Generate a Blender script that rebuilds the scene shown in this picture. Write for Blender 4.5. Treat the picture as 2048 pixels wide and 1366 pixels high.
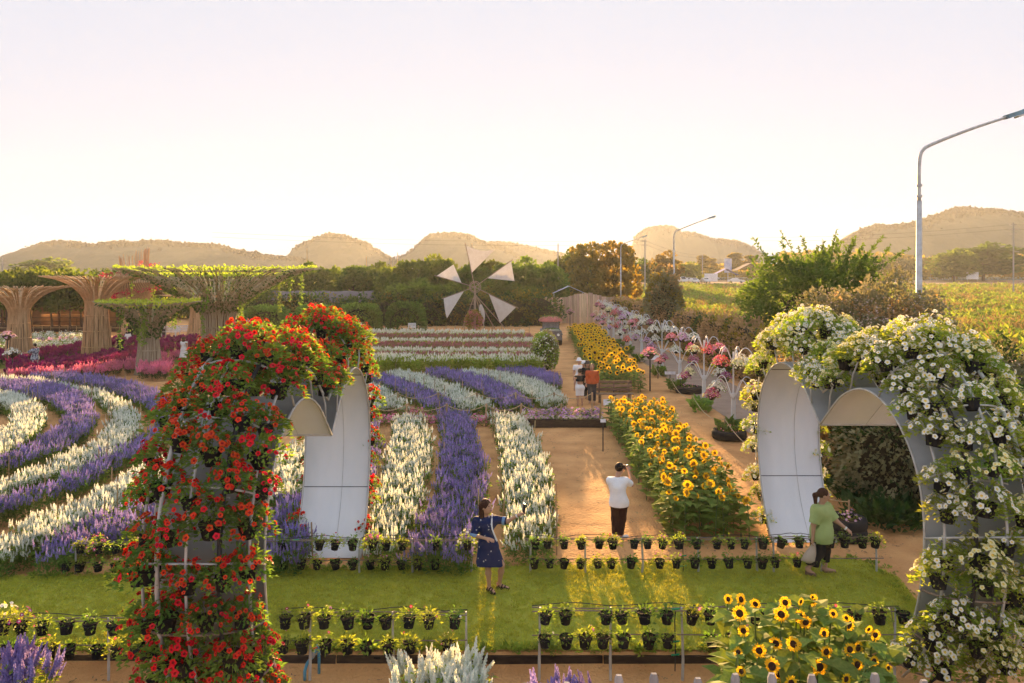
import bpy, math, random
import numpy as np
from mathutils import Vector, Matrix, Euler

for o in list(bpy.data.objects): bpy.data.objects.remove(o, do_unlink=True)
S = bpy.context.scene
C = S.collection
PI = math.pi
rad = math.radians

# ------------------------------------------------------------------ camera, sky, sun, exposure
F, CAM_H, HOR = 1500.0, 5.3, 548.0          # focal length in photo pixels, eye height, horizon row
cam_d = bpy.data.cameras.new('camera'); cam = bpy.data.objects.new('camera', cam_d); C.objects.link(cam)
cam.location = (0, 0, CAM_H); cam.rotation_euler = (rad(90), 0, 0)
cam_d.sensor_width = 36; cam_d.lens = F/2048*36; cam_d.shift_y = -(683-HOR)/2048
cam_d.clip_start = .1; cam_d.clip_end = 6000
S.camera = cam
EXPOSURE = 3.1
SKY_CAP = .95/(.15*2**EXPOSURE)
SUN_EL, SUN_AZ = rad(5.6), rad(0.8)         # azimuth: positive = to the right of the view axis
W = bpy.data.worlds.new('World'); S.world = W; W.use_nodes = True
wn = W.node_tree; wn.nodes.clear()
sky = wn.nodes.new('ShaderNodeTexSky'); sky.sky_type = 'NISHITA'; sky.sun_disc = False
sky.sun_elevation = SUN_EL; sky.sun_rotation = SUN_AZ
sky.altitude = 0; sky.air_density = 1.0; sky.dust_density = 1.0; sky.ozone_density = 1.0
hs = wn.nodes.new('ShaderNodeGamma'); hs.inputs['Gamma'].default_value = .45   # thick air flattens the sky's contrast
bg = wn.nodes.new('ShaderNodeBackground'); bg.inputs[1].default_value = .15
wo = wn.nodes.new('ShaderNodeOutputWorld')
cap = wn.nodes.new('ShaderNodeMix'); cap.data_type = 'RGBA'; cap.blend_type = 'DARKEN'; cap.inputs[0].default_value = 1   # hazy air evens the sky out: no part brighter than this
cap.inputs[7].default_value = (SKY_CAP*.73, SKY_CAP*.785, SKY_CAP*.93, 1)
wn.links.new(sky.outputs[0], hs.inputs['Color']); wn.links.new(hs.outputs[0], cap.inputs[6]); wn.links.new(cap.outputs[2], bg.inputs[0]); wn.links.new(bg.outputs[0], wo.inputs[0])
sun_d = bpy.data.lights.new('sun', 'SUN'); sun = bpy.data.objects.new('sun', sun_d); C.objects.link(sun)
sun_d.energy = 2.9; sun_d.angle = rad(.6); sun_d.color = (1, .58, .22)
sdir = Vector((math.sin(SUN_AZ)*math.cos(SUN_EL), math.cos(SUN_AZ)*math.cos(SUN_EL), math.sin(SUN_EL)))
sun.rotation_euler = (-sdir).to_track_quat('-Z', 'Y').to_euler(); sun.location = (0, 60, 60)
S.view_settings.view_transform = 'Standard'; S.view_settings.look = 'None'
S.view_settings.exposure = EXPOSURE; S.view_settings.gamma = 1
S.render.engine = 'CYCLES'
cy = S.cycles; cy.use_denoising = True; cy.max_bounces = 6; cy.transparent_max_bounces = 6; cy.volume_bounces = 0
cy.diffuse_bounces = 3; cy.glossy_bounces = 2; cy.transmission_bounces = 3; cy.caustics_reflective = False; cy.caustics_refractive = False
cy.sample_clamp_indirect = 4

# ------------------------------------------------------------------ helpers
def gz(y):                                   # the land rises gently beyond the garden
    y = np.asarray(y, float)
    return np.interp(y, [-50, 85, 130, 225, 330, 420, 4000], [0, 0, .7, 2.6, 3.9, 4.4, 4.4])
def at(px, row, z=0.0):                      # photo pixel -> point at height z
    D = F*(CAM_H-z)/(row-HOR); return np.array([(px-1024)*D/F, D, z])
def atD(px, row, D):
    return np.array([(px-1024)*D/F, D, CAM_H-(row-HOR)*D/F])
def rng(s): return np.random.default_rng(s)

class MB:                                    # collects geometry; build() links it as one mesh object
    def __init__(s): s.V=[]; s.Q=[]; s.T=[]; s.mq=[]; s.mt=[]; s.n=0
    def add(s, V, Q=None, T=None, m=0, mq=None, mt=None):
        V = np.asarray(V, float).reshape(-1, 3)
        if Q is not None and len(Q):
            Q = np.asarray(Q, int); s.Q.append(Q+s.n); s.mq.append(np.full(len(Q), m) if mq is None else np.asarray(mq))
        if T is not None and len(T):
            T = np.asarray(T, int); s.T.append(T+s.n); s.mt.append(np.full(len(T), m) if mt is None else np.asarray(mt))
        s.V.append(V); s.n += len(V); return s
    def arrays(s):
        V = np.concatenate(s.V) if s.V else np.zeros((0,3))
        Q = np.concatenate(s.Q) if s.Q else np.zeros((0,4), int); T = np.concatenate(s.T) if s.T else np.zeros((0,3), int)
        mq = np.concatenate(s.mq) if s.mq else np.zeros(0, int); mt = np.concatenate(s.mt) if s.mt else np.zeros(0, int)
        return V, Q, T, mq, mt
    def mesh(s, name, mats, smooth=False):
        V, Q, T, mq, mt = s.arrays()
        me = bpy.data.meshes.new(name)
        me.vertices.add(len(V)); me.vertices.foreach_set('co', V.astype(np.float32).ravel())
        nl = len(Q)*4+len(T)*3
        me.loops.add(nl); me.loops.foreach_set('vertex_index', np.concatenate([Q.ravel(), T.ravel()]).astype(np.int32))
        st = np.concatenate([np.arange(len(Q))*4, len(Q)*4+np.arange(len(T))*3]).astype(np.int32)
        me.polygons.add(len(st)); me.polygons.foreach_set('loop_start', st)
        for m in (mats if isinstance(mats, (list, tuple)) else [mats]): me.materials.append(m)
        me.polygons.foreach_set('material_index', np.concatenate([mq, mt]).astype(np.int32))
        me.polygons.foreach_set('use_smooth', np.full(len(st), smooth))
        me.update(calc_edges=True); me.validate(); return me
    def build(s, name, mats, parent=None, smooth=False, loc=None):
        return link(name, s.mesh(name, mats, smooth), parent, loc)
    # shapes
    def box(s, c, d, rz=0, m=0, rx=0, ry=0):
        x, y, z = np.array(d)/2
        V = np.array([[-x,-y,-z],[x,-y,-z],[x,y,-z],[-x,y,-z],[-x,-y,z],[x,-y,z],[x,y,z],[-x,y,z]])
        if rz or rx or ry: V = V @ np.array(Euler((rx, ry, rz)).to_matrix()).T
        return s.add(V+np.array(c), [[0,3,2,1],[4,5,6,7],[0,1,5,4],[1,2,6,5],[2,3,7,6],[3,0,4,7]], m=m)
    def tube(s, pts, r, n=6, m=0, cap=True):
        P = np.asarray(pts, float); k = len(P); r = np.full(k, r) if np.isscalar(r) else np.asarray(r, float)
        t = np.gradient(P, axis=0); t /= np.linalg.norm(t, axis=1, keepdims=True)+1e-9
        u = np.array([0,0,1.]) if abs(t[0][2]) < .9 else np.array([1.,0,0])
        V = []; a = np.arange(n)/n*2*PI; ca, sa = np.cos(a)[:,None], np.sin(a)[:,None]
        for i in range(k):
            u = u-t[i]*np.dot(u, t[i]); u /= np.linalg.norm(u)+1e-9; w = np.cross(t[i], u)
            V.append(P[i]+r[i]*(ca*u+sa*w))
        V = np.concatenate(V); j = np.arange(n); j2 = (j+1) % n; Q = []
        for i in range(k-1): Q.append(np.stack([i*n+j, i*n+j2, (i+1)*n+j2, (i+1)*n+j], 1))
        T = None
        if cap:
            V = np.concatenate([V, P[:1], P[-1:]]); a0, a1 = k*n, k*n+1
            T = np.concatenate([np.stack([j2, j, np.full(n, a0)], 1), np.stack([(k-1)*n+j, (k-1)*n+j2, np.full(n, a1)], 1)])
        return s.add(V, np.concatenate(Q), T, m=m)
    def lathe(s, prof, n=14, m=0, c=(0,0,0), ms=None):
        a = np.arange(n)/n*2*PI; V = []; Q = []; k = len(prof); mm = []
        for r_, z_ in prof: V.append(np.stack([r_*np.cos(a), r_*np.sin(a), np.full(n, z_)], 1))
        j = np.arange(n); j2 = (j+1) % n
        for i in range(k-1):
            Q.append(np.stack([i*n+j, i*n+j2, (i+1)*n+j2, (i+1)*n+j], 1)); mm += [m if ms is None else ms[i]]*n
        return s.add(np.concatenate(V)+np.array(c), np.concatenate(Q), mq=mm)
    def stamp(s, tm, A, P, m=None):              # tm: arrays of a template, A: (N,3,3), P: (N,3)
        V, Q, T, mq, mt = tm; N = len(P); k = len(V)
        if not N: return s
        VV = np.einsum('nij,kj->nki', A, V)+P[:, None, :]; off = (np.arange(N)*k)[:, None, None]
        return s.add(VV.reshape(-1, 3), (Q[None]+off).reshape(-1, 4) if len(Q) else None, (T[None]+off).reshape(-1, 3) if len(T) else None,
                     mq=np.tile(mq if m is None else np.full(len(Q), m), N), mt=np.tile(mt if m is None else np.full(len(T), m), N))

def link(name, me, parent=None, loc=None):
    o = bpy.data.objects.new(name, me); C.objects.link(o)
    if parent is not None: o.parent = parent
    if loc is not None: o.location = [float(v) for v in loc]
    return o
def tag(o, label=None, cat=None, group=None, kind=None):
    if label: o['label'] = label
    if cat: o['category'] = cat
    if group: o['group'] = group
    if kind: o['kind'] = kind
    return o
def thing(name, label, cat, loc=(0,0,0), rz=0, group=None, kind=None):
    o = link(name, None, None, loc); o.rotation_euler[2] = rz; o.empty_display_size = .2
    return tag(o, label, cat, group, kind)
KIDS = {}
def copy_tree(o, parent=None):
    c = o.copy(); C.objects.link(c); c.parent = parent
    for ch in o.children: copy_tree(ch, c)
    return c
def norm(v): v = np.asarray(v, float); return v/(np.linalg.norm(v, axis=-1, keepdims=True)+1e-9)
def frames(d, up):                           # columns: side, length axis d, normal
    d = norm(d); x = norm(np.cross(d, up)); z = np.cross(x, d); return np.stack([x, d, z], 2)
def euler_mats(e):
    return np.array([Euler(v).to_matrix() for v in e])
def rdir(g, n): return norm(g.normal(size=(n, 3)))
def lerp(a, b, t): return a+(b-a)*t
def resample(P, n):
    P = np.asarray(P, float); d = np.r_[0, np.cumsum(np.linalg.norm(np.diff(P, axis=0), axis=1))]
    t = np.linspace(0, d[-1], n); return np.stack([np.interp(t, d, P[:, i]) for i in range(P.shape[1])], 1)
def spline(P, n):                            # Catmull-Rom through the points
    P = np.asarray(P, float); Q = np.concatenate([[2*P[0]-P[1]], P, [2*P[-1]-P[-2]]]); out = []
    m = max(2, n//(len(P)-1)+1)
    for i in range(len(P)-1):
        a, b, c, d = Q[i:i+4]
        for t in np.linspace(0, 1, m, endpoint=False):
            out.append(.5*(2*b+(c-a)*t+(2*a-5*b+4*c-d)*t*t+(3*b-a-3*c+d)*t**3))
    return resample(np.array(out+[P[-1]]), n)

def vnoise(x, y, seed_, freq):
    g = rng(seed_).random((64, 64)); x = np.asarray(x)*freq; y = np.asarray(y)*freq; xi = np.floor(x).astype(int); yi = np.floor(y).astype(int); fx = x-xi; fy = y-yi
    fx = fx*fx*(3-2*fx); fy = fy*fy*(3-2*fy); q = lambda i, j: g[i % 64, j % 64]
    return (q(xi,yi)*(1-fx)+q(xi+1,yi)*fx)*(1-fy)+(q(xi,yi+1)*(1-fx)+q(xi+1,yi+1)*fx)*fy-.5
def fbm(x, y, seed_, freq, o=4): return sum(vnoise(x, y, seed_+i*7, freq*2**i)*.55**i for i in range(o))
# ------------------------------------------------------------------ materials
MATS = {}
def mat(name, col, col2=None, rough=.8, scale=6, var=.2, bump=0, bscale=60, trans=0, tcol=None, rand=0, spec=.25, metal=0, emit=0, stretch=None, detail=4, sheen=0):
    if name in MATS: return MATS[name]
    m = bpy.data.materials.new(name); m.use_nodes = True; nt = m.node_tree; N = nt.nodes; L = nt.links
    b = N['Principled BSDF']; out = N['Material Output']
    b.inputs['Roughness'].default_value = rough; b.inputs['Metallic'].default_value = metal
    b.inputs['Specular IOR Level'].default_value = spec
    tc = N.new('ShaderNodeTexCoord'); src = tc.outputs['Object']
    if stretch:
        mp = N.new('ShaderNodeMapping'); mp.inputs['Scale'].default_value = stretch; L.new(src, mp.inputs[0]); src = mp.outputs[0]
    no = N.new('ShaderNodeTexNoise'); no.inputs['Scale'].default_value = scale; no.inputs['Detail'].default_value = detail; L.new(src, no.inputs['Vector'])
    rp = N.new('ShaderNodeValToRGB'); L.new(no.outputs['Fac'], rp.inputs[0])
    c2 = col2 if col2 else tuple(v*(1-var) for v in col); c1 = col if col2 else tuple(min(1, v*(1+var)) for v in col)
    rp.color_ramp.elements[0].position = .32; rp.color_ramp.elements[1].position = .68
    rp.color_ramp.elements[0].color = (*c2, 1); rp.color_ramp.elements[1].color = (*c1, 1)
    cs = rp.outputs[0]
    if rand:
        oi = N.new('ShaderNodeObjectInfo'); h = N.new('ShaderNodeHueSaturation'); L.new(cs, h.inputs['Color'])
        mr = N.new('ShaderNodeMapRange'); L.new(oi.outputs['Random'], mr.inputs[0]); mr.inputs[3].default_value = 1-rand; mr.inputs[4].default_value = 1+rand
        L.new(mr.outputs[0], h.inputs['Value'])
        m2 = N.new('ShaderNodeMapRange'); mu = N.new('ShaderNodeMath'); mu.operation = 'MULTIPLY'; mu.inputs[1].default_value = 7.31
        fr = N.new('ShaderNodeMath'); fr.operation = 'FRACT'; L.new(oi.outputs['Random'], mu.inputs[0]); L.new(mu.outputs[0], fr.inputs[0]); L.new(fr.outputs[0], m2.inputs[0])
        m2.inputs[3].default_value = .5-rand*.06; m2.inputs[4].default_value = .5+rand*.06; L.new(m2.outputs[0], h.inputs['Hue']); cs = h.outputs[0]
    L.new(cs, b.inputs['Base Color'])
    if bump:
        n2 = N.new('ShaderNodeTexNoise'); n2.inputs['Scale'].default_value = bscale; n2.inputs['Detail'].default_value = 5; L.new(src, n2.inputs['Vector'])
        bp = N.new('ShaderNodeBump'); bp.inputs['Strength'].default_value = bump; bp.inputs['Distance'].default_value = .05
        L.new(n2.outputs['Fac'], bp.inputs['Height']); L.new(bp.outputs[0], b.inputs['Normal'])
    if emit:
        b.inputs['Emission Color'].default_value = (*col, 1); b.inputs['Emission Strength'].default_value = emit
    if trans:
        t = N.new('ShaderNodeBsdfTranslucent'); mx = N.new('ShaderNodeMixShader'); mx.inputs[0].default_value = trans
        if tcol:
            mc = N.new('ShaderNodeMix'); mc.data_type = 'RGBA'; mc.blend_type = 'MULTIPLY'; mc.inputs[0].default_value = 1
            L.new(cs, mc.inputs[6]); mc.inputs[7].default_value = (*tcol, 1); L.new(mc.outputs[2], t.inputs[0])
        else: L.new(cs, t.inputs[0])
        L.new(b.outputs[0], mx.inputs[1]); L.new(t.outputs[0], mx.inputs[2]); L.new(mx.outputs[0], out.inputs[0])
    MATS[name] = m; return m
LT = (2.2, 2.0, .9)
leaf = mat('leaf', (.17,.28,.055), (.09,.18,.035), scale=9, rand=.3, trans=.4, tcol=LT, rough=.6)
leaf_y = mat('leaf_yellow', (.31,.38,.06), (.17,.26,.04), scale=9, rand=.3, trans=.4, tcol=LT, rough=.6)
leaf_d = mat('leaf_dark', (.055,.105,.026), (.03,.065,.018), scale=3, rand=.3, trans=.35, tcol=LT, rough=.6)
leaf_tree = mat('leaf_tree', (.125,.18,.035), (.055,.1,.02), scale=.6, rand=.35, trans=.5, tcol=LT, rough=.65)
leaf_olive = mat('leaf_olive', (.21,.2,.045), (.1,.11,.025), scale=.6, rand=.3, trans=.55, tcol=(2.6,1.8,.5), rough=.7)
leaf_rust = mat('leaf_rust', (.54,.35,.2), (.3,.22,.1), scale=.9, rand=.2, trans=.35, tcol=(1.6,1.4,1), rough=.8)
sal_leaf = mat('salvia_leaf', (.15,.24,.055), (.08,.16,.035), scale=6, rand=.3, trans=.45, tcol=LT, rough=.6)
p_purple = mat('petal_purple', (.4,.33,.64), (.27,.21,.5), scale=15, rand=.3, trans=.35, rough=.7)
p_white = mat('petal_white', (.86,.88,.82), (.74,.79,.68), scale=15, rand=.15, trans=.4, rough=.7)
p_cream = mat('petal_cream', (.92,.91,.82), (.88,.85,.7), scale=15, rand=.05, trans=.3, rough=.6)
p_red = mat('petal_red', (.92,.045,.015), (.72,.02,.01), scale=12, rand=.2, trans=.4, rough=.55)
p_mag = mat('petal_magenta', (.42,.035,.2), (.26,.02,.13), scale=12, rand=.35, trans=.4, rough=.6)
p_pink = mat('petal_pink', (.85,.32,.45), (.72,.18,.32), scale=12, rand=.25, trans=.4, rough=.6)
p_coral = mat('petal_coral', (.78,.1,.1), (.6,.04,.09), scale=12, rand=.25, trans=.4, rough=.6)
p_lilac = mat('petal_lilac', (.74,.46,.7), (.6,.3,.58), scale=12, rand=.25, trans=.4, rough=.6)
p_sun = mat('petal_sunflower', (.95,.64,.02), (.92,.52,.012), scale=10, rand=.12, trans=.45, rough=.6)
p_yel = mat('petal_yellow', (.85,.68,.2), (.8,.55,.1), scale=12, rand=.15, trans=.4, rough=.6)
p_maroon = mat('petal_maroon', (.62,.25,.28), (.45,.15,.18), scale=12, rand=.3, trans=.35, rough=.7)
seed = mat('seed_disc', (.05,.02,.008), (.02,.008,.004), scale=60, rough=.9)
seed_y = mat('seed_disc_golden', (.5,.25,.02), (.28,.12,.012), scale=40, rough=.9)
stemm = mat('stem', (.12,.18,.05), rough=.7, rand=.2)
pot_m = mat('pot_plastic', (.022,.022,.024), (.012,.012,.013), scale=20, spec=.08, rough=.75, rand=.3)
bask_m = mat('basket_plastic', (.05,.035,.028), rough=.6, rand=.3)
soil_m = mat('potting_soil', (.06,.035,.02), rough=1, scale=40)
steel = mat('galvanised_steel', (.62,.62,.6), (.45,.44,.42), scale=7, rough=.5, metal=.25)
rust = mat('rusty_bar', (.36,.28,.22), (.22,.16,.12), scale=9, rough=.75, metal=.2)
dark_pipe = mat('dark_pipe', (.035,.035,.038), rough=.5)
white_metal = mat('white_metal', (.8,.8,.79), (.68,.68,.68), scale=5, rough=.5)
bamboo = mat('bamboo', (.74,.52,.29), (.52,.34,.17), scale=3.5, rough=.7, stretch=(3,3,.4), rand=.1, trans=.12)
bamboo_g = mat('grey_bamboo', (.5,.42,.31), (.32,.26,.18), scale=3.5, rough=.8, stretch=(3,3,.4), rand=.1)
wood = mat('weathered_wood', (.3,.2,.13), (.17,.11,.07), scale=5, rough=.85, stretch=(1,1,6), rand=.25, bump=.2)
wood_grey = mat('grey_wood', (.46,.44,.43), (.3,.28,.27), scale=7, rough=.9, stretch=(6,6,1), rand=.15, bump=.3)
stake_m = mat('cane', (.42,.3,.16), rough=.8, rand=.25)
rope_m = mat('rope', (.5,.38,.22), rough=.9)
bark = mat('bark', (.13,.09,.06), (.07,.05,.035), scale=5, rough=.95, bump=.4, bscale=20)
skin = mat('skin', (.5,.29,.19), rough=.5, var=.05, spec=.3)
hair = mat('hair', (.016,.010,.008), rough=.65, var=.4, scale=40, spec=.2)
hair_b = mat('hair_brown', (.05,.02,.012), rough=.65, var=.4, scale=40, spec=.2)
black_cloth = mat('black_cloth', (.012,.012,.014), rough=.9)
white_cloth = mat('white_cloth', (.78,.79,.8), rough=.9, var=.05)
glass = mat('car_glass', (.03,.035,.04), rough=.08, spec=.6)
rubber = mat('rubber', (.02,.02,.02), rough=.85)

ORD = 'first second third fourth fifth sixth seventh eighth ninth tenth eleventh twelfth thirteenth fourteenth fifteenth sixteenth seventeenth eighteenth nineteenth twentieth'.split()
def ordn(i):
    if i < 20: return ORD[i]
    n = i+1; return '%d%s' % (n, 'th' if 10 < n % 100 < 14 else {1:'st',2:'nd',3:'rd'}.get(n % 10, 'th'))
# ------------------------------------------------------------------ plant templates
def arr(mb): return mb.arrays()
def t_leaf(w=.45, fold=.12, droop=.1):
    return arr(MB().add([[0,0,0],[-w/2,.42,fold],[0,1,-droop],[w/2,.42,fold],[0,.5,0]], [[0,4,2,1],[0,3,2,4]]))
LEAF = t_leaf()
LEAF_W = t_leaf(.75, .1, .18)
CARD = arr(MB().add([[-.5,0,0],[0,-.1,.08],[.5,0,0],[.3,.7,.05],[0,1,-.05],[-.3,.7,.05]], [[0,1,4,5],[1,2,3,4]]))
def leafmesh(mb, g, pos, dirs, size, tm=LEAF, m=0, upj=.6, wj=.2):
    n = len(pos)
    up = norm(np.array([0,0,1.])+g.normal(size=(n,3))*upj)
    sc = (np.asarray(size)*g.uniform(1-wj*1.5, 1+wj*1.5, n))[:, None, None]
    return mb.stamp(tm, frames(dirs, up)*sc, np.asarray(pos), m=m)
def t_petunia(lobes=5, r=1., depth=.35, throat=1):
    n = lobes*2; a = np.arange(n)/n*2*PI; rr = np.where(np.arange(n) % 2 == 0, r, r*.8)
    V = [[0,0,-depth]]+[[rr[i]*math.cos(a[i])*.4, rr[i]*math.sin(a[i])*.4, -depth*.15] for i in range(n)]+[[rr[i]*math.cos(a[i]), rr[i]*math.sin(a[i]), .05 if i % 2 else -.04] for i in range(n)]
    T = [[0, 1+i, 1+(i+1) % n] for i in range(n)]; Q = [[1+i, 1+n+i, 1+n+(i+1) % n, 1+(i+1) % n] for i in range(n)]
    return arr(MB().add(V, Q, T, mq=[0]*n, mt=[throat]*n))
PET = t_petunia()
def blossom_frames(g, n, d, size):            # flowers face along d
    A = frames(rdir(g, n), d)                 # third column close to d
    A = np.stack([A[:,:,0], np.cross(norm(d), A[:,:,0]), norm(d)], 2)
    x = norm(np.cross(rdir(g, n), norm(d))); y = np.cross(norm(d), x)
    return np.stack([x, y, norm(d)], 2)*(np.asarray(size)*np.ones(n))[:, None, None]
def blob_cone(n_w, n_p, h, r):               # flower spike: whorls of small petals
    mb = MB(); k = 0
    for i in range(n_w):
        z = i/(n_w-1)*h; rr = r*(1-.75*(i/(n_w-1))**1.5)
        for j in range(n_p):
            a = k*2.4; k += 1; c, s_ = math.cos(a), math.sin(a); w = rr*.75
            mb.add([[-s_*w*.5, c*w*.5, z], [c*rr*1.25-s_*w*.35, s_*rr*1.25+c*w*.35, z+.2*h/n_w], [c*rr*1.2+s_*w*.4, s_*rr*1.2-c*w*.4, z+1.5*h/n_w], [s_*w*.5, -c*w*.5, z+1.1*h/n_w]], [[0,1,2,3]])
    return arr(mb)
SPIKE = blob_cone(8, 3, 1., .13)
SPIKE_N = blob_cone(13, 4, 1., .11)
tcoll = {}
def template(coll, mb, mats, smooth=False):
    c = tcoll.get(coll) or bpy.data.collections.new('tmpl_'+coll); tcoll[coll] = c
    k = len(c.objects); o = bpy.data.objects.new('%s_%02d' % (coll, k), mb.mesh(coll, mats, smooth)); c.objects.link(o)
def salvia(coll, petal, leafm, seed_, h=.48, nsp=9, nleaf=40, spk=SPIKE, sh=.105, spread=.11, rad_=None, lsz=.075):
    for v in range(3):
        g = rng(seed_+v); mb = MB()
        n = nleaf; z = h*.9*g.uniform(.05, 1, n)**.8; a = g.uniform(0, 2*PI, n); r = g.uniform(.02, spread, n)
        leafmesh(mb, g, np.stack([r*np.cos(a), r*np.sin(a), z], 1), np.stack([np.cos(a), np.sin(a), g.uniform(-.3,.8,n)], 1), lsz, m=0)
        a = g.uniform(0, 2*PI, nsp); r = spread*np.sqrt(g.uniform(0, 1, nsp)); hh = sh*g.uniform(.7, 1.25, nsp)
        P = np.stack([r*np.cos(a), r*np.sin(a), h-sh*.8+g.uniform(-.07, .06, nsp)], 1)
        d = norm(np.stack([r*np.cos(a)*.9, r*np.sin(a)*.9, np.full(nsp, .5)], 1)+g.normal(size=(nsp,3))*.06)
        x = norm(np.cross(d, rdir(g, nsp))); y = np.cross(d, x)
        A = np.stack([x*hh[:,None]*(rad_ or 1), y*hh[:,None]*(rad_ or 1), d*hh[:,None]], 2)
        mb.stamp(spk, A, P, m=1)
        for p, dd in zip(P, d): mb.tube([p-dd*.22, p+dd*.02], .004, 3, m=0, cap=False)
        template(coll, mb, [leafm, petal])
salvia('salvia_purple', p_purple, sal_leaf, 10)
salvia('salvia_white', p_white, sal_leaf, 20, nsp=8, nleaf=46)
salvia('salvia_maroon', p_maroon, sal_leaf, 30, h=.6, nsp=9, nleaf=26)
salvia('cosmos_white', p_cream, leaf_y, 40, h=.62, nsp=5, nleaf=56, sh=.14, rad_=1.5)
salvia('tall_white', p_cream, leaf_y, 50, h=1.05, nsp=4, nleaf=90, sh=.14, rad_=1.5, spread=.2, lsz=.13)
salvia('celosia_magenta', p_mag, leaf_d, 60, h=.55, nsp=12, nleaf=24, sh=.15, rad_=1.5)
salvia('celosia_pink', p_pink, leaf_d, 66, h=.5, nsp=12, nleaf=20, sh=.13, rad_=1.6)
salvia('salvia_purple_near', p_purple, leaf_y, 70, h=.6, nsp=12, nleaf=54, spk=SPIKE_N, sh=.21, lsz=.09)
salvia('salvia_white_near', p_white, leaf_y, 80, h=.6, nsp=12, nleaf=54, spk=SPIKE_N, sh=.21, lsz=.09)
def petunia_tuft(coll, petal, seed_, h=.3, nb=12, nl=26, spread=.16, fr=.035, leafm=leaf):
    for v in range(2):
        g = rng(seed_+v); mb = MB(); a = g.uniform(0, 2*PI, nl); r = spread*np.sqrt(g.uniform(0,1,nl)); z = g.uniform(.02, h*.9, nl)
        leafmesh(mb, g, np.stack([r*np.cos(a), r*np.sin(a), z], 1), np.stack([np.cos(a), np.sin(a), g.uniform(-.2,.9,nl)], 1), .07, m=0)
        a = g.uniform(0, 2*PI, nb); r = spread*1.1*np.sqrt(g.uniform(0,1,nb)); P = np.stack([r*np.cos(a), r*np.sin(a), h*(1-.5*(r/spread)**2)+g.uniform(-.03,.03,nb)], 1)
        mb.stamp(PET, blossom_frames(g, nb, np.stack([np.cos(a)*.6, np.sin(a)*.6-.3, np.full(nb,.8)], 1), fr), P, m=1)
        template(coll, mb, [leafm, petal])
petunia_tuft('petunia_pink', p_pink, 100); petunia_tuft('petunia_lilac', p_lilac, 104); petunia_tuft('petunia_white', p_cream, 108, h=.35)
def weed(coll, mats, seed_, h, n, w, lsz, tm=LEAF):
    for v in range(3):
        g = rng(seed_+v); mb = MB(); a = g.uniform(0,2*PI,n); r = w*np.sqrt(g.uniform(0,1,n)); z = g.uniform(0, h, n)*(1-.5*(r/w)**2)
        leafmesh(mb, g, np.stack([r*np.cos(a), r*np.sin(a), z], 1), np.stack([np.cos(a)*.6, np.sin(a)*.6, g.uniform(.1,1.2,n)], 1), lsz, tm=tm, m=0)
        template(coll, mb, mats)
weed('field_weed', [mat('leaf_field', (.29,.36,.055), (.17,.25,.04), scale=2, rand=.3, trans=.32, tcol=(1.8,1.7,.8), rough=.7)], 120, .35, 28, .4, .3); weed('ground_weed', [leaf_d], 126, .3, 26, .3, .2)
dry = mat('dry_grass', (.5,.32,.12), (.3,.2,.07), scale=3, rand=.3, trans=.4, rough=.9)
weed('dry_tuft', [dry], 132, .5, 26, .3, .35, tm=t_leaf(.12, .02, .1))
turf_blade = mat('turf_blade', (.52,.52,.075), (.33,.4,.045), scale=1.5, rand=.3, trans=.3, tcol=(1.8,1.4,.6), rough=.8)
weed('turf_tuft', [turf_blade], 140, .02, 10, .03, .04, tm=t_leaf(.16, .02, .1))
straw = mat('straw_litter', (.35,.24,.13), (.2,.13,.07), scale=4, rand=.4, rough=.95)
def litter():
    for v in range(2):
        g = rng(150+v); mb = MB(); n = 5
        leafmesh(mb, g, np.stack([g.uniform(-.08,.08,n), g.uniform(-.08,.08,n), g.uniform(.003,.012,n)], 1), np.stack([g.normal(size=n), g.normal(size=n), np.full(n,.05)], 1), .05, upj=.2, tm=t_leaf(.3,.05,0))
        template('litter', mb, [straw])
litter()

SC = {}
def scatter_group(coll):
    if coll in SC: return SC[coll]
    ng = bpy.data.node_groups.new('scatter_'+coll, 'GeometryNodeTree')
    ng.interface.new_socket('Geometry', in_out='INPUT', socket_type='NodeSocketGeometry'); ng.interface.new_socket('Geometry', in_out='OUTPUT', socket_type='NodeSocketGeometry')
    N, L = ng.nodes, ng.links
    gi, go = N.new('NodeGroupInput'), N.new('NodeGroupOutput'); ip = N.new('GeometryNodeInstanceOnPoints'); ci = N.new('GeometryNodeCollectionInfo')
    ci.inputs['Collection'].default_value = tcoll[coll]; ci.inputs['Separate Children'].default_value = True; ci.inputs['Reset Children'].default_value = True
    def na(nm, ty):
        n = N.new('GeometryNodeInputNamedAttribute'); n.data_type = ty; n.inputs[0].default_value = nm; return n.outputs['Attribute']
    L.new(gi.outputs[0], ip.inputs['Points']); L.new(ci.outputs[0], ip.inputs['Instance']); ip.inputs['Pick Instance'].default_value = True
    L.new(na('vidx', 'INT'), ip.inputs['Instance Index']); L.new(na('vrot', 'FLOAT_VECTOR'), ip.inputs['Rotation']); L.new(na('vscl', 'FLOAT'), ip.inputs['Scale'])
    L.new(ip.outputs[0], go.inputs[0]); SC[coll] = ng; return ng
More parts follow.
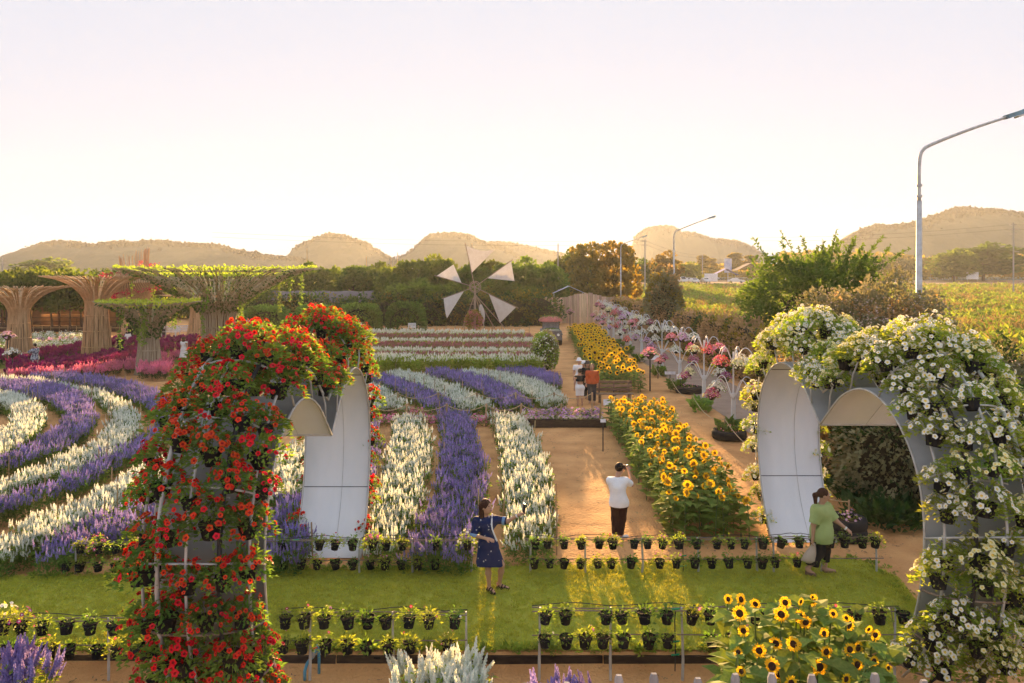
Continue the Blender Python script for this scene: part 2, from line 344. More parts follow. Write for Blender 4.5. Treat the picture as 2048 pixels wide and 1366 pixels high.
def scatter(name, label, cat, pts, coll, seed_, smin=.8, smax=1.2, tilt=.12, group=None, parent=None):
    g = rng(seed_); pts = np.asarray(pts, float); n = len(pts); me = bpy.data.meshes.new(name)
    me.vertices.add(n); me.vertices.foreach_set('co', pts.astype(np.float32).ravel())
    r = np.stack([g.normal(size=n)*tilt, g.normal(size=n)*tilt, g.uniform(0, 2*PI, n)], 1).astype(np.float32)
    me.attributes.new('vrot', 'FLOAT_VECTOR', 'POINT').data.foreach_set('vector', r.ravel())
    me.attributes.new('vscl', 'FLOAT', 'POINT').data.foreach_set('value', g.uniform(smin, smax, n).astype(np.float32))
    me.attributes.new('vidx', 'INT', 'POINT').data.foreach_set('value', g.integers(0, len(tcoll[coll].objects), n).astype(np.int32))
    o = link(name, me, parent); md = o.modifiers.new('scatter', 'NODES'); md.node_group = scatter_group(coll)
    if parent is None: tag(o, label, cat, group, 'stuff')
    else: o['kind'] = 'stuff'
    return o
def strip_points(Lp, Rp, sp, g, jit=.45, dz=0):      # jittered grid over the strip between two world polylines
    Lp = np.asarray(Lp, float); Rp = np.asarray(Rp, float)
    nn = 60; A = spline(Lp, nn) if len(Lp) > 2 else resample(Lp, nn); B = spline(Rp, nn) if len(Rp) > 2 else resample(Rp, nn); out = []
    mid = (A+B)/2; d = np.r_[0, np.cumsum(np.linalg.norm(np.diff(mid, axis=0), axis=1))]
    for s_ in np.arange(0, d[-1], sp):
        t = np.interp(s_+g.uniform(-jit, jit)*sp, d, np.arange(nn)); i = int(min(max(t, 0), nn-1.001)); f = t-i
        a = lerp(A[i], A[i+1], f); b = lerp(B[i], B[i+1], f); w = np.linalg.norm(b-a); k = max(1, int(round(w/sp)))
        u = (np.arange(k)+.5+g.uniform(-jit, jit, k))/k; ss = g.uniform(-jit, jit, (k,1))*sp*.5
        tang = norm(mid[min(i+1, nn-1)]-mid[i])
        out.append(a+(b-a)*u[:, None]+tang*ss)
    P = np.concatenate(out); P[:, 2] = dz; return P
BEDS = []
def bed(label, Limg, Rimg, coll, seed_, sp=.165, z=.45, group=None, cat='flower bed', img=True, smin=.68, smax=1.2, name='flower_bed'):
    Lw = [at(x, r, z) for x, r in Limg] if img else [(*p, 0) for p in Limg]; Rw = [at(x, r, z) for x, r in Rimg] if img else [(*p, 0) for p in Rimg]
    La, Ra = np.array(Lw, float), np.array(Rw, float)
    if len(La) == len(Ra): w_ = np.linalg.norm(Ra-La, axis=1, keepdims=True)+1e-6; k_ = np.minimum(.05/w_, .2); La, Ra = La+(Ra-La)*k_, Ra+(La-Ra)*k_
    P = strip_points(La, Ra, sp, rng(seed_)); gp = rng(seed_+1); P = P[gp.random(len(P)) > .06+.5*np.clip(fbm(P[:, 0], P[:, 1], seed_, .8)-.28, 0, 1)]; BEDS.append((np.array(Lw), np.array(Rw)))
    return scatter(name, label, cat, P, coll, seed_, smin, smax, group=group)
# ------------------------------------------------------------------ the setting
def grid_mesh(X, Y, Z):
    ny, nx = X.shape; i = (np.arange(ny-1)[:, None]*nx+np.arange(nx-1)[None]).ravel()
    return MB().add(np.stack([X.ravel(), Y.ravel(), Z.ravel()], 1), np.stack([i, i+1, i+nx+1, i+nx], 1))
SOIL_Z = -.22
sand = mat('sand', (.76,.42,.175), (.55,.275,.105), scale=1.1, rough=.95, bump=1., bscale=18, detail=10)
def rough_sand():                            # scuffed foot marks over the fine grain
    nt = sand.node_tree; N, L = nt.nodes, nt.links; bp = [n for n in N if n.type == 'BUMP'][0]; tc = [n for n in N if n.type == 'TEX_COORD'][0]
    vo = N.new('ShaderNodeTexVoronoi'); vo.feature = 'SMOOTH_F1'; vo.inputs['Scale'].default_value = 3.6; ns = N.new('ShaderNodeTexNoise'); ns.inputs['Scale'].default_value = 5
    mx = N.new('ShaderNodeMix'); mx.data_type = 'VECTOR'; mx.inputs[0].default_value = .25; L.new(tc.outputs['Object'], ns.inputs['Vector']); L.new(tc.outputs['Object'], mx.inputs[4]); L.new(ns.outputs['Color'], mx.inputs[5]); L.new(mx.outputs[1], vo.inputs['Vector'])
    b2 = N.new('ShaderNodeBump'); b2.inputs['Strength'].default_value = .55; b2.inputs['Distance'].default_value = .06; L.new(vo.outputs['Distance'], b2.inputs['Height']); L.new(bp.outputs[0], b2.inputs['Normal']); L.new(b2.outputs[0], N['Principled BSDF'].inputs['Normal'])
rough_sand()
def make_ground():
    ys = np.r_[np.linspace(-30, 6, 8), np.linspace(6.2, 10.44, 40), np.linspace(10.52, 32, 120), np.linspace(33, 90, 50), np.linspace(95, 460, 40), np.linspace(500, 1090, 10)]
    xs = np.r_[np.linspace(-840, -40, 20), np.linspace(-36, -9, 24), np.linspace(-8.6, 9, 120), np.linspace(9.5, 40, 30), np.linspace(48, 840, 20)]
    X, Y = np.meshgrid(xs, ys); Z = gz(Y)+np.where(Y < 10.48, SOIL_Z, 0)
    near = (Y < 75)*1.0
    Z += near*(fbm(X, Y, 3, .9)*.03+fbm(X, Y, 5, 4.)*.012)*np.where((Y > 10.4) & (Y < 14), .0, 1)-near*.012
    tag(grid_mesh(X, Y, Z).build('ground', sand, smooth=True), kind='structure')
make_ground()
far_land = mat('far_land', (.16,.15,.05), (.09,.1,.03), scale=.05, rough=1)
def sheet(name, x0, x1, y0, y1, dz, m, nx=30, ny=40, jag=0):
    X, Y = np.meshgrid(np.linspace(x0, x1, nx), np.linspace(y0, y1, ny))
    if jag: X = X+(X == x0)*fbm(Y, Y*0, 9, .3)*jag
    return tag(grid_mesh(X, Y, gz(Y)+dz).build(name, m, smooth=True), kind='structure')
sheet('far_land', -800, 800, 92, 1080, .02, far_land, ny=60)
field_m = mat('field_soil', (.25,.2,.05), (.13,.15,.03), scale=.35, rough=1, detail=8)
sheet('field', 12.6, 330, 16, 208, .035, field_m, nx=40, ny=80, jag=.6)
park_m = mat('dry_earth', (.5,.32,.19), (.4,.25,.15), scale=.1, rough=1)
sheet('parking_ground', 20, 240, 212, 262, .06, park_m)
road_m = mat('asphalt', (.2,.18,.17), rough=.9, scale=1)
sheet('road', 60, 420, 272, 284, .07, road_m)
# turf path between the pot racks
turf_m = mat('turf', (.5,.5,.07), (.29,.35,.04), scale=.8, rough=.95, bump=.5, bscale=160, detail=8)
far_edge = np.array([at(x, r) for x, r in [(-160,1160),(0,1157),(300,1150),(560,1141),(940,1136),(1050,1133),(1300,1128),(1540,1122),(1680,1119),(1745,1133),(1795,1162),(1814,1200)]])
fe = spline(far_edge, 90); ne = np.stack([np.linspace(fe[0][0], fe[-1][0]+.12, 90), np.full(90, 10.55), np.zeros(90)], 1)
tt = np.linspace(0, 1, 26)[:, None, None]; G = ne[None]*(1-tt)+fe[None]*tt
Zt = .022+fbm(G[..., 0], G[..., 1], 21, 1.2)*.03
tag(grid_mesh(G[..., 0], G[..., 1], Zt).build('turf_path', turf_m, smooth=True), kind='structure')
g = rng(5); n = 26000; u = g.random(n)*88.99; v = g.random(n); ui = u.astype(int); uf = (u-ui)[:, None]
tp = (ne[ui]*(1-uf)+ne[ui+1]*uf)*(1-v[:, None])+(fe[ui]*(1-uf)+fe[ui+1]*uf)*v[:, None]
tp[:, 2] = .018+fbm(tp[:, 0], tp[:, 1], 21, 1.2)*.03
scatter('turf_grass', 'short yellow green grass blades of the turf path', 'grass', tp, 'turf_tuft', 6, .7, 1.3, tilt=.25)
g = rng(12); n = 420; ex = g.uniform(-8.6, 6.6, n); ep_ = np.stack([ex, 10.53+np.abs(g.normal(size=n))*.06, np.full(n, .0)], 1); k_ = g.integers(0, 90, 260); ep2 = fe[k_]+np.stack([g.normal(size=260)*.1, g.normal(size=260)*.05, np.zeros(260)], 1)
scatter('edge_grass', 'ragged longer grass along the edges of the turf path', 'grass', np.concatenate([ep_, ep2]), 'field_weed', 13, .08, .24, tilt=.3)
# timber edging holding the turf: planks end to end
edging = thing('timber_edging', 'low dark timber edging holding the near side of the turf path', 'edging', (0, 10.5, 0))
g = rng(8); x = -8.5
wet_wood = mat('wet_wood', (.07,.05,.035), (.035,.025,.02), scale=6, rough=.9, stretch=(1,4,4), rand=.3, bump=.3)
while x < 6.4:
    w = g.uniform(1.6, 2.4); MB().box((x+w/2, g.uniform(-.01, .01), -.13), (w-.015, .045, .18), rz=g.uniform(-.004,.004)).build('plank', wet_wood, edging); x += w
# cross walk with petunia borders
walk_m = mat('walk_concrete', (.5,.36,.31), (.4,.28,.23), scale=2, rough=.9, bump=.2)
MB().box((-3.4, 27.05, .06), (13.4, .95, .12)).build('walkway', walk_m); tag(bpy.data.objects['walkway'], kind='structure')
grey_path = mat('grey_path', (.4,.29,.22), (.3,.22,.165), scale=1.5, rough=.95, bump=.3)
sheet('flower_path', 7.9, 10.6, 17, 76, .012, grey_path, nx=6, ny=30)
lawn_m = mat('lawn', (.25,.28,.04), (.16,.2,.03), scale=2, rough=1)
sheet('lawn_strip', -34, -24, 42, 45.5, .015, lawn_m, nx=4, ny=4); sheet('lawn_strip', -31, -25.3, 50, 54, .015, lawn_m, nx=4, ny=4)
# loose straw and leaf litter
g = rng(31)
lp = np.concatenate([np.stack([g.uniform(-6, 6, 300), g.uniform(7.5, 10.3, 300), np.full(300, SOIL_Z-.005)], 1), np.stack([g.uniform(-7, 12, 2600), g.uniform(13.9, 32, 2600), np.full(2600, .0)], 1)])
scatter('straw_litter', 'dry straw and leaf litter strewn over the sandy ground', 'litter', lp, 'litter', 32, .5, 1.4, tilt=.05)

# hills
hill_m = mat('hill_forest', (.095,.098,.058), (.066,.072,.04), scale=.05, rough=1, detail=12)
def hill(name, label, prof, D, depth, seed_, rough_=1.2, tail=60):
    p = np.array(prof, float); xs = np.arange(p[0, 0], p[-1, 0]+.1, 1.1); rows = np.interp(xs, p[:, 0], p[:, 1])
    Xr = (xs-1024)*D/F; zt = CAM_H+(HOR-rows)*D/F; t = np.linspace(-1, 1, 61)
    X = np.tile(Xr, (61, 1)); Y = D+t[:, None]*depth+X*0; base = 3.5
    prof_t = np.where(t < 0, np.cos(t*PI/2)**1.3, np.cos(t*PI/2)**1.5)[:, None]
    Z = base+(zt-base)[None]*prof_t
    Z += (fbm(X, Y, seed_, 1/40)*9*(1-np.abs(prof_t-.5))*prof_t*(1-np.exp(-((t[:, None])/.25)**2)))+(vnoise(X, Y, seed_+50, 1/7.)*2.4+vnoise(X, Y, seed_+51, 1/3.)*1.6+vnoise(X, Y, seed_+52, 1/1.3)*.5)*rough_*.5*np.clip(prof_t*3, 0, 1)
    Z[0] = -.5; Z[-1] = -.5
    o = grid_mesh(X, Y, Z).build(name, hill_m); tag(o, kind='structure', label=label)
    g = rng(seed_+300); n = int((p[-1, 0]-p[0, 0])*7); i = g.integers(0, len(xs), n); j = np.clip((30-np.abs(g.normal(size=n))*3).astype(int), 2, 31); P = np.stack([X[j, i], Y[j, i], Z[j, i]+.3], 1)+g.normal(size=(n,3))*.5
    mb = MB(); leafmesh(mb, g, P, rdir(g, n)+np.array([0,0,1.2]), D/300*.9, tm=CARD, upj=1., wj=.4); q = mb.build('ridge_trees', hill_m, o); q['kind'] = 'stuff'
hill('hill', 'long low wooded ridge', [(-60,556),(0,548),(25,532),(40,524),(65,512),(90,498),(110,491),(130,487),(160,490),(190,493),(215,491),(240,487),(280,489),(330,486),(370,489),(400,493),(440,495),(470,502),(520,511),(560,517),(590,519),(620,524),(640,545)], 620, 120, 1)
hill('hill', 'steep sided round hill', [(570,545),(588,520),(594,505),(600,495),(620,488),(640,478),(655,473),(670,471),(690,476),(705,480),(722,486),(740,492),(758,505),(775,515),(790,522),(815,545)], 760, 100, 2)
hill('hill', 'flat topped hill beside the sun', [(780,545),(800,520),(815,512),(830,502),(846,485),(865,472),(890,470),(920,470),(940,474),(958,484),(975,490),(1000,498),(1030,510),(1060,530),(1080,548)], 800, 100, 3)
hill('hill', 'pale hill lying under the sun', [(930,545),(950,497),(975,490),(1000,488),(1030,491),(1060,498),(1090,504),(1130,513),(1180,525),(1240,545)], 960, 90, 4, .8)
hill('hill', 'pale far mesa with a cliff end', [(1262,548),(1266,500),(1270,475),(1290,461),(1310,457),(1338,455),(1350,460),(1358,468),(1385,469),(1420,481),(1445,482),(1480,488),(1505,500),(1520,512),(1530,545)], 985, 80, 5, .5)
hill('hill', 'broad rounded hill with a dry grassy shoulder', [(1560,549),(1620,525),(1680,490),(1700,476),(1720,462),(1740,455),(1770,456),(1800,453),(1832,446),(1850,438),(1880,428),(1900,422),(1925,420),(1950,424),(1980,424),(2010,430),(2048,432),(2120,440)], 640, 130, 6)
# haze
hz = MB().box((0, 545, 39), (1720, 1170, 82)).build('haze', []); tag(hz, kind='stuff', label='thin warm evening haze in the air', cat='haze')
hm = bpy.data.materials.new('haze'); hm.use_nodes = True; hn = hm.node_tree; hn.nodes.clear()
pv = hn.nodes.new('ShaderNodeVolumePrincipled'); ho = hn.nodes.new('ShaderNodeOutputMaterial')
pv.inputs['Color'].default_value = (.86, .92, 1, 1); pv.inputs['Density'].default_value = .00032; pv.inputs['Anisotropy'].default_value = .3
hn.links.new(pv.outputs[0], ho.inputs['Volume']); hz.data.materials.clear(); hz.data.materials.append(hm)

# ------------------------------------------------------------------ flower beds
GL = 'curving salvia beds'
bed('innermost short curl of white salvia at the picture edge', [(-60,780),(0,783),(50,795),(85,820),(92,836),(75,860),(30,890),(0,905),(-60,925)], [(-60,806),(0,808),(18,812),(24,822),(20,845),(0,862),(-10,870),(-30,880),(-60,890)], 'salvia_white', 201, group=GL)
bed('innermost curved purple salvia bed around the white curl', [(-60,762),(0,759),(60,760),(120,768),(165,790),(188,818),(190,835),(170,865),(130,890),(60,915),(0,930),(-60,950)], [(-60,778),(0,778),(50,785),(95,798),(128,820),(124,840),(100,862),(70,880),(40,895),(0,912),(-30,922),(-60,930)], 'salvia_purple', 202, group=GL)
bed('wide curved white salvia bed between two purple ones', [(-60,753),(0,753),(60,756),(120,764),(200,782),(255,805),(280,833),(282,850),(262,880),(215,915),(130,945),(50,965),(0,985),(-60,1010)], [(-60,757),(0,757),(70,763),(130,770),(180,788),(218,813),(222,838),(200,870),(160,896),(110,918),(80,930),(40,946),(0,962),(-60,985)], 'salvia_white', 203, group=GL)
bed('outer purple salvia bed sweeping behind the red arch', [(60,748),(120,745),(200,752),(270,765),(310,780),(345,805),(350,840),(325,880),(295,895),(225,930),(175,960),(100,985),(0,1020),(-60,1045)], [(60,752),(120,757),(200,772),(260,790),(290,806),(312,825),(315,845),(300,860),(265,878),(212,902),(150,945),(87,970),(0,997),(-60,1020)], 'salvia_purple', 204, group=GL)
bed('slanting white salvia bed low beside the red arch', [(420,880),(300,930),(250,955),(162,997),(75,1027),(12,1063),(-50,1090)], [(420,945),(320,965),(250,990),(212,1017),(150,1048),(60,1096),(-20,1122)], 'salvia_white', 205, group=GL)
bed('short purple salvia bed ending at the turf beside the red arch', [(420,950),(295,1000),(250,1007),(200,1030),(150,1052),(70,1098)], [(430,1020),(300,1056),(250,1066),(200,1080),(150,1096),(85,1114)], 'salvia_purple', 206, group=GL)
bed('white salvia tuft seen between the legs of the red arch', [(580,885),(540,945),(480,1000)], [(650,885),(650,930),(590,990)], 'salvia_white', 207)
bed('purple salvia seen between the legs of the red arch', [(560,985),(520,1050),(490,1105)], [(680,975),(650,1040),(610,1110)], 'salvia_purple', 208)
bed('narrow purple salvia bed along the far leg of the red arch', [(728,828),(722,900),(712,950)], [(752,828),(758,880),(748,945)], 'salvia_purple', 209)
GF = 'straight salvia beds before the walkway'
bed('white salvia bed next to the red arch panel', [(788,832),(776,900),(752,980),(732,1060),(728,1092)], [(845,832),(862,880),(855,950),(833,1015),(795,1092)], 'salvia_white', 210, group=GF)
bed('purple salvia bed between two white beds behind the selfie woman', [(876,822),(884,870),(874,960),(842,1030),(814,1104)], [(932,822),(950,870),(970,930),(968,990),(950,1060),(930,1108)], 'salvia_purple', 211, group=GF)
bed('white salvia bed bordering the wide sandy path', [(980,828),(994,870),(1002,930),(1004,990),(1010,1050),(1016,1084)], [(1042,828),(1076,870),(1098,930),(1111,985),(1109,1040),(1104,1084)], 'salvia_white', 212, group=GF)
GM = 'slanting salvia beds beyond the walkway'
bed('small white salvia bed touching the red arch', [(700,755),(735,764),(770,778),(800,794),(824,811)], [(700,790),(720,800),(735,808),(740,812),(745,813)], 'salvia_white', 213, group=GM)
bed('purple salvia bed nearest the red arch beyond the rope', [(735,744),(770,750),(830,768),(870,784),(898,800),(905,810)], [(735,756),(760,762),(800,780),(835,797),(855,809),(860,812)], 'salvia_purple', 214, group=GM)
bed('white salvia bed beyond the rope between two purple beds', [(780,742),(815,742),(870,756),(930,779),(975,800),(990,811)], [(772,748),(812,760),(870,783),(900,799),(912,808),(916,811)], 'salvia_white', 215, group=GM)
bed('middle purple salvia bed beyond the rope', [(855,739),(890,737),(960,752),(1020,775),(1058,795),(1070,806)], [(855,747),(900,756),(950,775),(985,795),(1000,806),(1003,809)], 'salvia_purple', 216, group=GM)
bed('white salvia bed beyond the rope next to the sandy path', [(925,741),(965,740),(1030,750),(1090,768),(1122,785),(1132,802)], [(930,747),(985,757),(1040,778),(1073,797),(1082,806),(1084,808)], 'salvia_white', 217, group=GM)
bed('short purple salvia bed under the flowering column', [(995,734),(1040,732),(1085,740),(1116,750)], [(1000,741),(1050,750),(1092,762),(1116,770)], 'salvia_purple', 218, group=GM)
GR = 'straight rows before the windmill'
def row_bed(label, y0, y1, x0, x1, coll, sd, sp=.2, bow=.6, smin=.6, smax=.95, **k):
    xs = np.linspace(x0, x1, 9); b = bow*((xs-2)/12)**2
    bed(label, [(x_, y0+v) for x_, v in zip(xs, b)], [(x_, y1+v) for x_, v in zip(xs, b)], coll, sd, sp=sp, img=False, group=GR, smin=smin, smax=smax, **k)
row_bed('tall green hedge like row with small white flower heads', 38.6, 40.4, -9.5, 1.6, 'tall_white', 221, sp=.24, smin=.8, smax=1.05)
row_bed('maroon salvia row just behind the tall white flowered row', 44.2, 46.4, -10.5, 2.2, 'salvia_maroon', 222)
row_bed('pale white flower row between the two maroon rows', 47.1, 48.7, -11.5, 2.3, 'cosmos_white', 223)
row_bed('second maroon salvia row back from the rope', 50, 53.2, -12.5, 2.3, 'salvia_maroon', 224, sp=.22)
row_bed('pale white flower row behind the second maroon row', 54.2, 56, -13, 2.2, 'cosmos_white', 225, sp=.22)
row_bed('farthest maroon row near the windmill', 57.5, 60.5, -14, 1.6, 'salvia_maroon', 226, sp=.24)
row_bed('farthest pale row along the windmill fence', 61.5, 64.5, -15, 1.2, 'cosmos_white', 227, sp=.24)
bed('rounded white flower patch by the arbor chairs', [(-19,60),(-16,62)], [(-19,66),(-15.5,67)], 'cosmos_white', 228, sp=.4, img=False)
GC = 'magenta beds around the bamboo trees'
bed('long magenta celosia bed in front of the tall bamboo tree', [(20,724),(90,722),(170,712),(230,700),(290,692)], [(15,740),(90,740),(170,732),(240,722),(300,712)], 'celosia_magenta', 231, sp=.26, z=.45, group=GC)
bed('magenta celosia bed behind the left bamboo tree', [(-30,700),(70,699),(120,694),(170,686)], [(-30,722),(75,716),(125,708),(172,700)], 'celosia_magenta', 232, sp=.32, z=.45, group=GC)
bed('bright pink celosia border below the vine covered tree', [(20,743),(80,741),(150,737),(230,726),(275,720)], [(20,752),(90,748),(160,745),(240,738),(278,733)], 'celosia_pink', 233, sp=.26, z=.4, group=GC)
bed('magenta celosia bed beside the woman in white', [(325,676),(380,672),(430,668)], [(320,702),(380,696),(430,690)], 'celosia_magenta', 234, sp=.4, z=.45, group=GC)
bed('pink celosia border by the path beyond the vine covered tree', [(322,708),(365,706),(420,702)], [(322,717),(365,715),(420,712)], 'celosia_pink', 235, sp=.3, z=.4, group=GC)
bed('bright pink flowers at the foot of the vine covered tree', [(286,726),(310,724),(345,724)], [(284,744),(310,744),(345,742)], 'celosia_pink', 236, sp=.24, z=.5, smin=1, smax=1.5)
bed('magenta celosia bed under the hanging vines', [(205,676),(250,672),(285,668)], [(200,690),(250,688),(285,686)], 'celosia_magenta', 237, sp=.4, z=.45, group=GC)
GW = 'white petunia beds before the pavilion'
bed('white petunia bed along the pavilion fence', [(-40,672),(20,670),(70,668),(160,667)], [(-40,682),(20,680),(70,678),(160,676)], 'petunia_white', 241, sp=.36, z=.3, group=GW, smin=1.2, smax=1.8)
bed('white petunia bed edged with magenta near the bamboo trees', [(-40,686),(20,685),(90,684),(165,680)], [(-40,699),(20,697),(90,692),(165,687)], 'petunia_white', 242, sp=.36, z=.3, group=GW, smin=1.2, smax=1.8)
bed('mixed lilac bed between the white petunia beds', [(60,679),(160,676)], [(60,683),(160,679)], 'petunia_lilac', 243, sp=.4, z=.3, smin=1.2, smax=1.8)
bed('pink petunia border on the far side of the walkway', [(-10,27.75),(-3,27.75)], [(-10,28.2),(-3,28.2)], 'petunia_pink', 244, sp=.22, img=False)
bed('pink petunia border on the near side of the walkway', [(-10,25.95),(0,25.95)], [(-10,26.45),(0,26.45)], 'petunia_pink', 245, sp=.2, img=False, smin=1., smax=1.5)
bed('lilac petunia border on the far side of the walkway by the group', [(-2.8,27.75),(3.3,27.75)], [(-2.8,28.15),(3.3,28.15)], 'petunia_lilac', 246, sp=.22, img=False)
pb = thing('planter_box', 'dark timber planter box along the near side of the walkway', 'planter', (0, 26.2, 0))
for k_ in range(3): MB().box((.95+k_*.93, -.28, .13), (.92, .04, .27)).build('board', wet_wood, pb)
MB().box((1.88, .02, .1), (2.7, .5, .2)).build('soil_bed', soil_m, pb)
for o_ in [bed('lilac petunias filling the dark planter box by the walkway', [(.6,25.98),(1.8,25.98),(3.2,25.98)], [(.6,26.42),(1.8,26.42),(3.2,26.42)], 'petunia_lilac', 247, sp=.18, img=False, smin=1.1, smax=1.6)]: o_.location.z = .16
# clumps below the near rack
def clump(label, cx, cy, rx, ry, coll, sd, n, z=SOIL_Z, smin=.85, smax=1.2):
    g = rng(sd); a = g.uniform(0, 2*PI, n); r = np.sqrt(g.random(n)); scatter('flower_clump', label, 'flowers', np.stack([cx+rx*r*np.cos(a), cy+ry*r*np.sin(a), np.full(n, z)], 1), coll, sd, smin, smax, tilt=.2)
clump('clump of white salvia spikes below the near pot rack', -.86, 9.25, .58, .5, 'salvia_white_near', 251, 26)
clump('purple salvia spikes beside the picket tops', .55, 8.75, .5, .4, 'salvia_purple_near', 252, 18)
clump('purple salvia clump in the bottom corner', -6.25, 9.35, .5, .45, 'salvia_purple_near', 253, 20)
# weeds of the open field and the dark bank
g = rng(41); n = 7000; y = 16+190*g.random(n)**1.6; x = 13.2+g.random(n)*(y*.75)
scatter('field_weeds', 'yellow green weeds covering the open field', 'weeds', np.stack([x, y, gz(y)+.03], 1), 'field_weed', 42, .8, 2.2, tilt=.2)
n = 3600; y = 16+190*g.random(n)**1.7; x = 13.2+g.random(n)*(y*.75)
scatter('dry_grass', 'dry tan grass tufts in the open field', 'grass', np.stack([x, y, gz(y)+.03], 1), 'dry_tuft', 43, .9, 2., tilt=.2)
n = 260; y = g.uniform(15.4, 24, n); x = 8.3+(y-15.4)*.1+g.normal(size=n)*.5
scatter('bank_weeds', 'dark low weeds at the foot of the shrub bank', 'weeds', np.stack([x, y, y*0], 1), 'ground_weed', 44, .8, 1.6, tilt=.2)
# ------------------------------------------------------------------ heart arches
HI = np.array([(0,2.8),(.35,3.08),(.8,3.4),(1.35,3.6),(1.9,3.6),(2.45,3.38),(2.9,2.95),(3.12,2.4),(3.14,1.8),(3.0,1.15),(2.72,.55),(2.3,.02)])
HO = np.array([(0,3.74),(.35,3.86),(.85,4.16),(1.4,4.38),(2.05,4.38),(2.72,4.1),(3.32,3.5),(3.68,2.72),(3.74,1.95),(3.6,1.15),(3.2,.45),(2.7,-.06)])
hi_, ho_ = spline(HI, 60), spline(HO, 60)
panel_out = mat('arch_panel', (.86,.88,.91), (.76,.79,.82), scale=1.3, rough=.5, spec=.35, bump=.3, bscale=3, stretch=(1.6,1,.5), detail=9)
def heart_pt(s_, t, xw, side):               # s_: 0..59 along half heart, t: 0..pi across, side: -1 near the camera, 1 far
    i = np.clip(s_, 0, 58.999); k = int(i); f = i-k
    a = lerp(hi_[k], hi_[k+1], f); b = lerp(ho_[k], ho_[k+1], f); gg = math.sin(t)**.8; p = lerp(a, b, gg)
    return np.array([xw/2*math.cos(t)*(1+.12*math.sin(t)), side*p[0], p[1]])
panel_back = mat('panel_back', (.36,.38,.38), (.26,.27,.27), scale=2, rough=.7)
XW = 1.27
def heart_arch(label, x, y, rz, seed_):
    root = thing('heart_arch', label, 'arch', (x, y, 0), rz, 'heart arches over the turf path')
    # inner skin: one sheet with thickness per side of the heart
    for side in (-1, 1):
        P = hi_ if side > 0 else hi_
        n = len(P); mb = MB(); V = []
        nrm = norm(np.gradient(P, axis=0)); nrm = np.stack([-nrm[:, 1], nrm[:, 0]], 1)   # outward normal in (u,z)
        nrm = np.where((nrm*(P-np.array([1.4,1.6]))).sum(1)[:, None] < 0, -nrm, nrm)
        for off in (0, .02):
            Q_ = P+nrm*off
            for xx in (-XW/2+.01, 0, XW/2-.01): V.append(np.stack([np.full(n, xx), side*Q_[:, 0], Q_[:, 1]], 1))
        V = np.concatenate(V); F4 = []
        for l in range(2):
            for c in range(2):
                b = (l*3+c)*n; i = np.arange(n-1); F4.append(np.stack([b+i, b+i+1, b+n+i+1, b+n+i], 1))
        for a_, b_ in ((0, 3), (2, 5)):
            i = np.arange(n-1); F4.append(np.stack([a_*n+i, a_*n+i+1, b_*n+i+1, b_*n+i], 1))
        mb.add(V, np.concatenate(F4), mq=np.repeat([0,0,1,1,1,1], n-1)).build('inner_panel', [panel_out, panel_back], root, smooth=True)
        # seams across the panel
        MB().tube(np.stack([np.full(30, .12), side*(P-nrm*.003)[::2][:30, 0], (P-nrm*.003)[::2][:30, 1]], 1), .0035, 4).build('panel_seam', mat('seam_grey', (.45,.46,.47)), root)
        for zz in (24, 47):
            p = P[zz]-nrm[zz]*.004; MB().box((0, side*p[0], p[1]), (XW-.03, .006, .012)).build('panel_seam', dark_pipe, root)
        for k, t in enumerate((0, 30, 62, 90, 118, 150, 180)):
            t = rad(t); pts = [heart_pt(s_, t, XW, side) for s_ in np.linspace(0, 59, 44)]
            big = k in (2, 4)
            MB().tube(pts, .026 if big else .017, 6).build('rib', dark_pipe if big and rng(seed_+k).random() < .6 else steel, root, smooth=True)
        for s_ in (4, 12, 20, 27, 33, 39, 45, 51, 57):
            pts = [heart_pt(s_, t, XW, side) for t in np.linspace(0, PI, 15)]
            MB().tube(pts, .014, 5).build('hoop', steel if s_ < 44 else rust, root, smooth=True)
        g = rng(seed_+side)
        for s_ in range(25, 58, 6):             # braces between skin and ribs
            for t0, t1 in ((.5, 1.4), (2.6, 1.75)):
                a = heart_pt(s_, t0, XW, side); b = heart_pt(s_+5, t1, XW, side); i_ = hi_[min(59, s_+2)]
                c_ = np.array([g.uniform(-.5, .5), side*(i_[0]+.03), i_[1]])
                MB().tube([c_, lerp(a, b, .5)], .011, 5).build('brace', steel, root)
    # joint at the cusp
    MB().tube([(-XW/2, 0, 2.8), (XW/2, 0, 2.8)], .02, 6).build('cusp_bar', steel, root)
    return root
red_arch = heart_arch('heart shaped tunnel arch covered in red petunia pots with white inner panels', -3.44, 11.65, 0, 1)
wht_arch = heart_arch('heart shaped tunnel arch covered in white and yellow petunia pots', 5.75, 12.45, 0, 2)

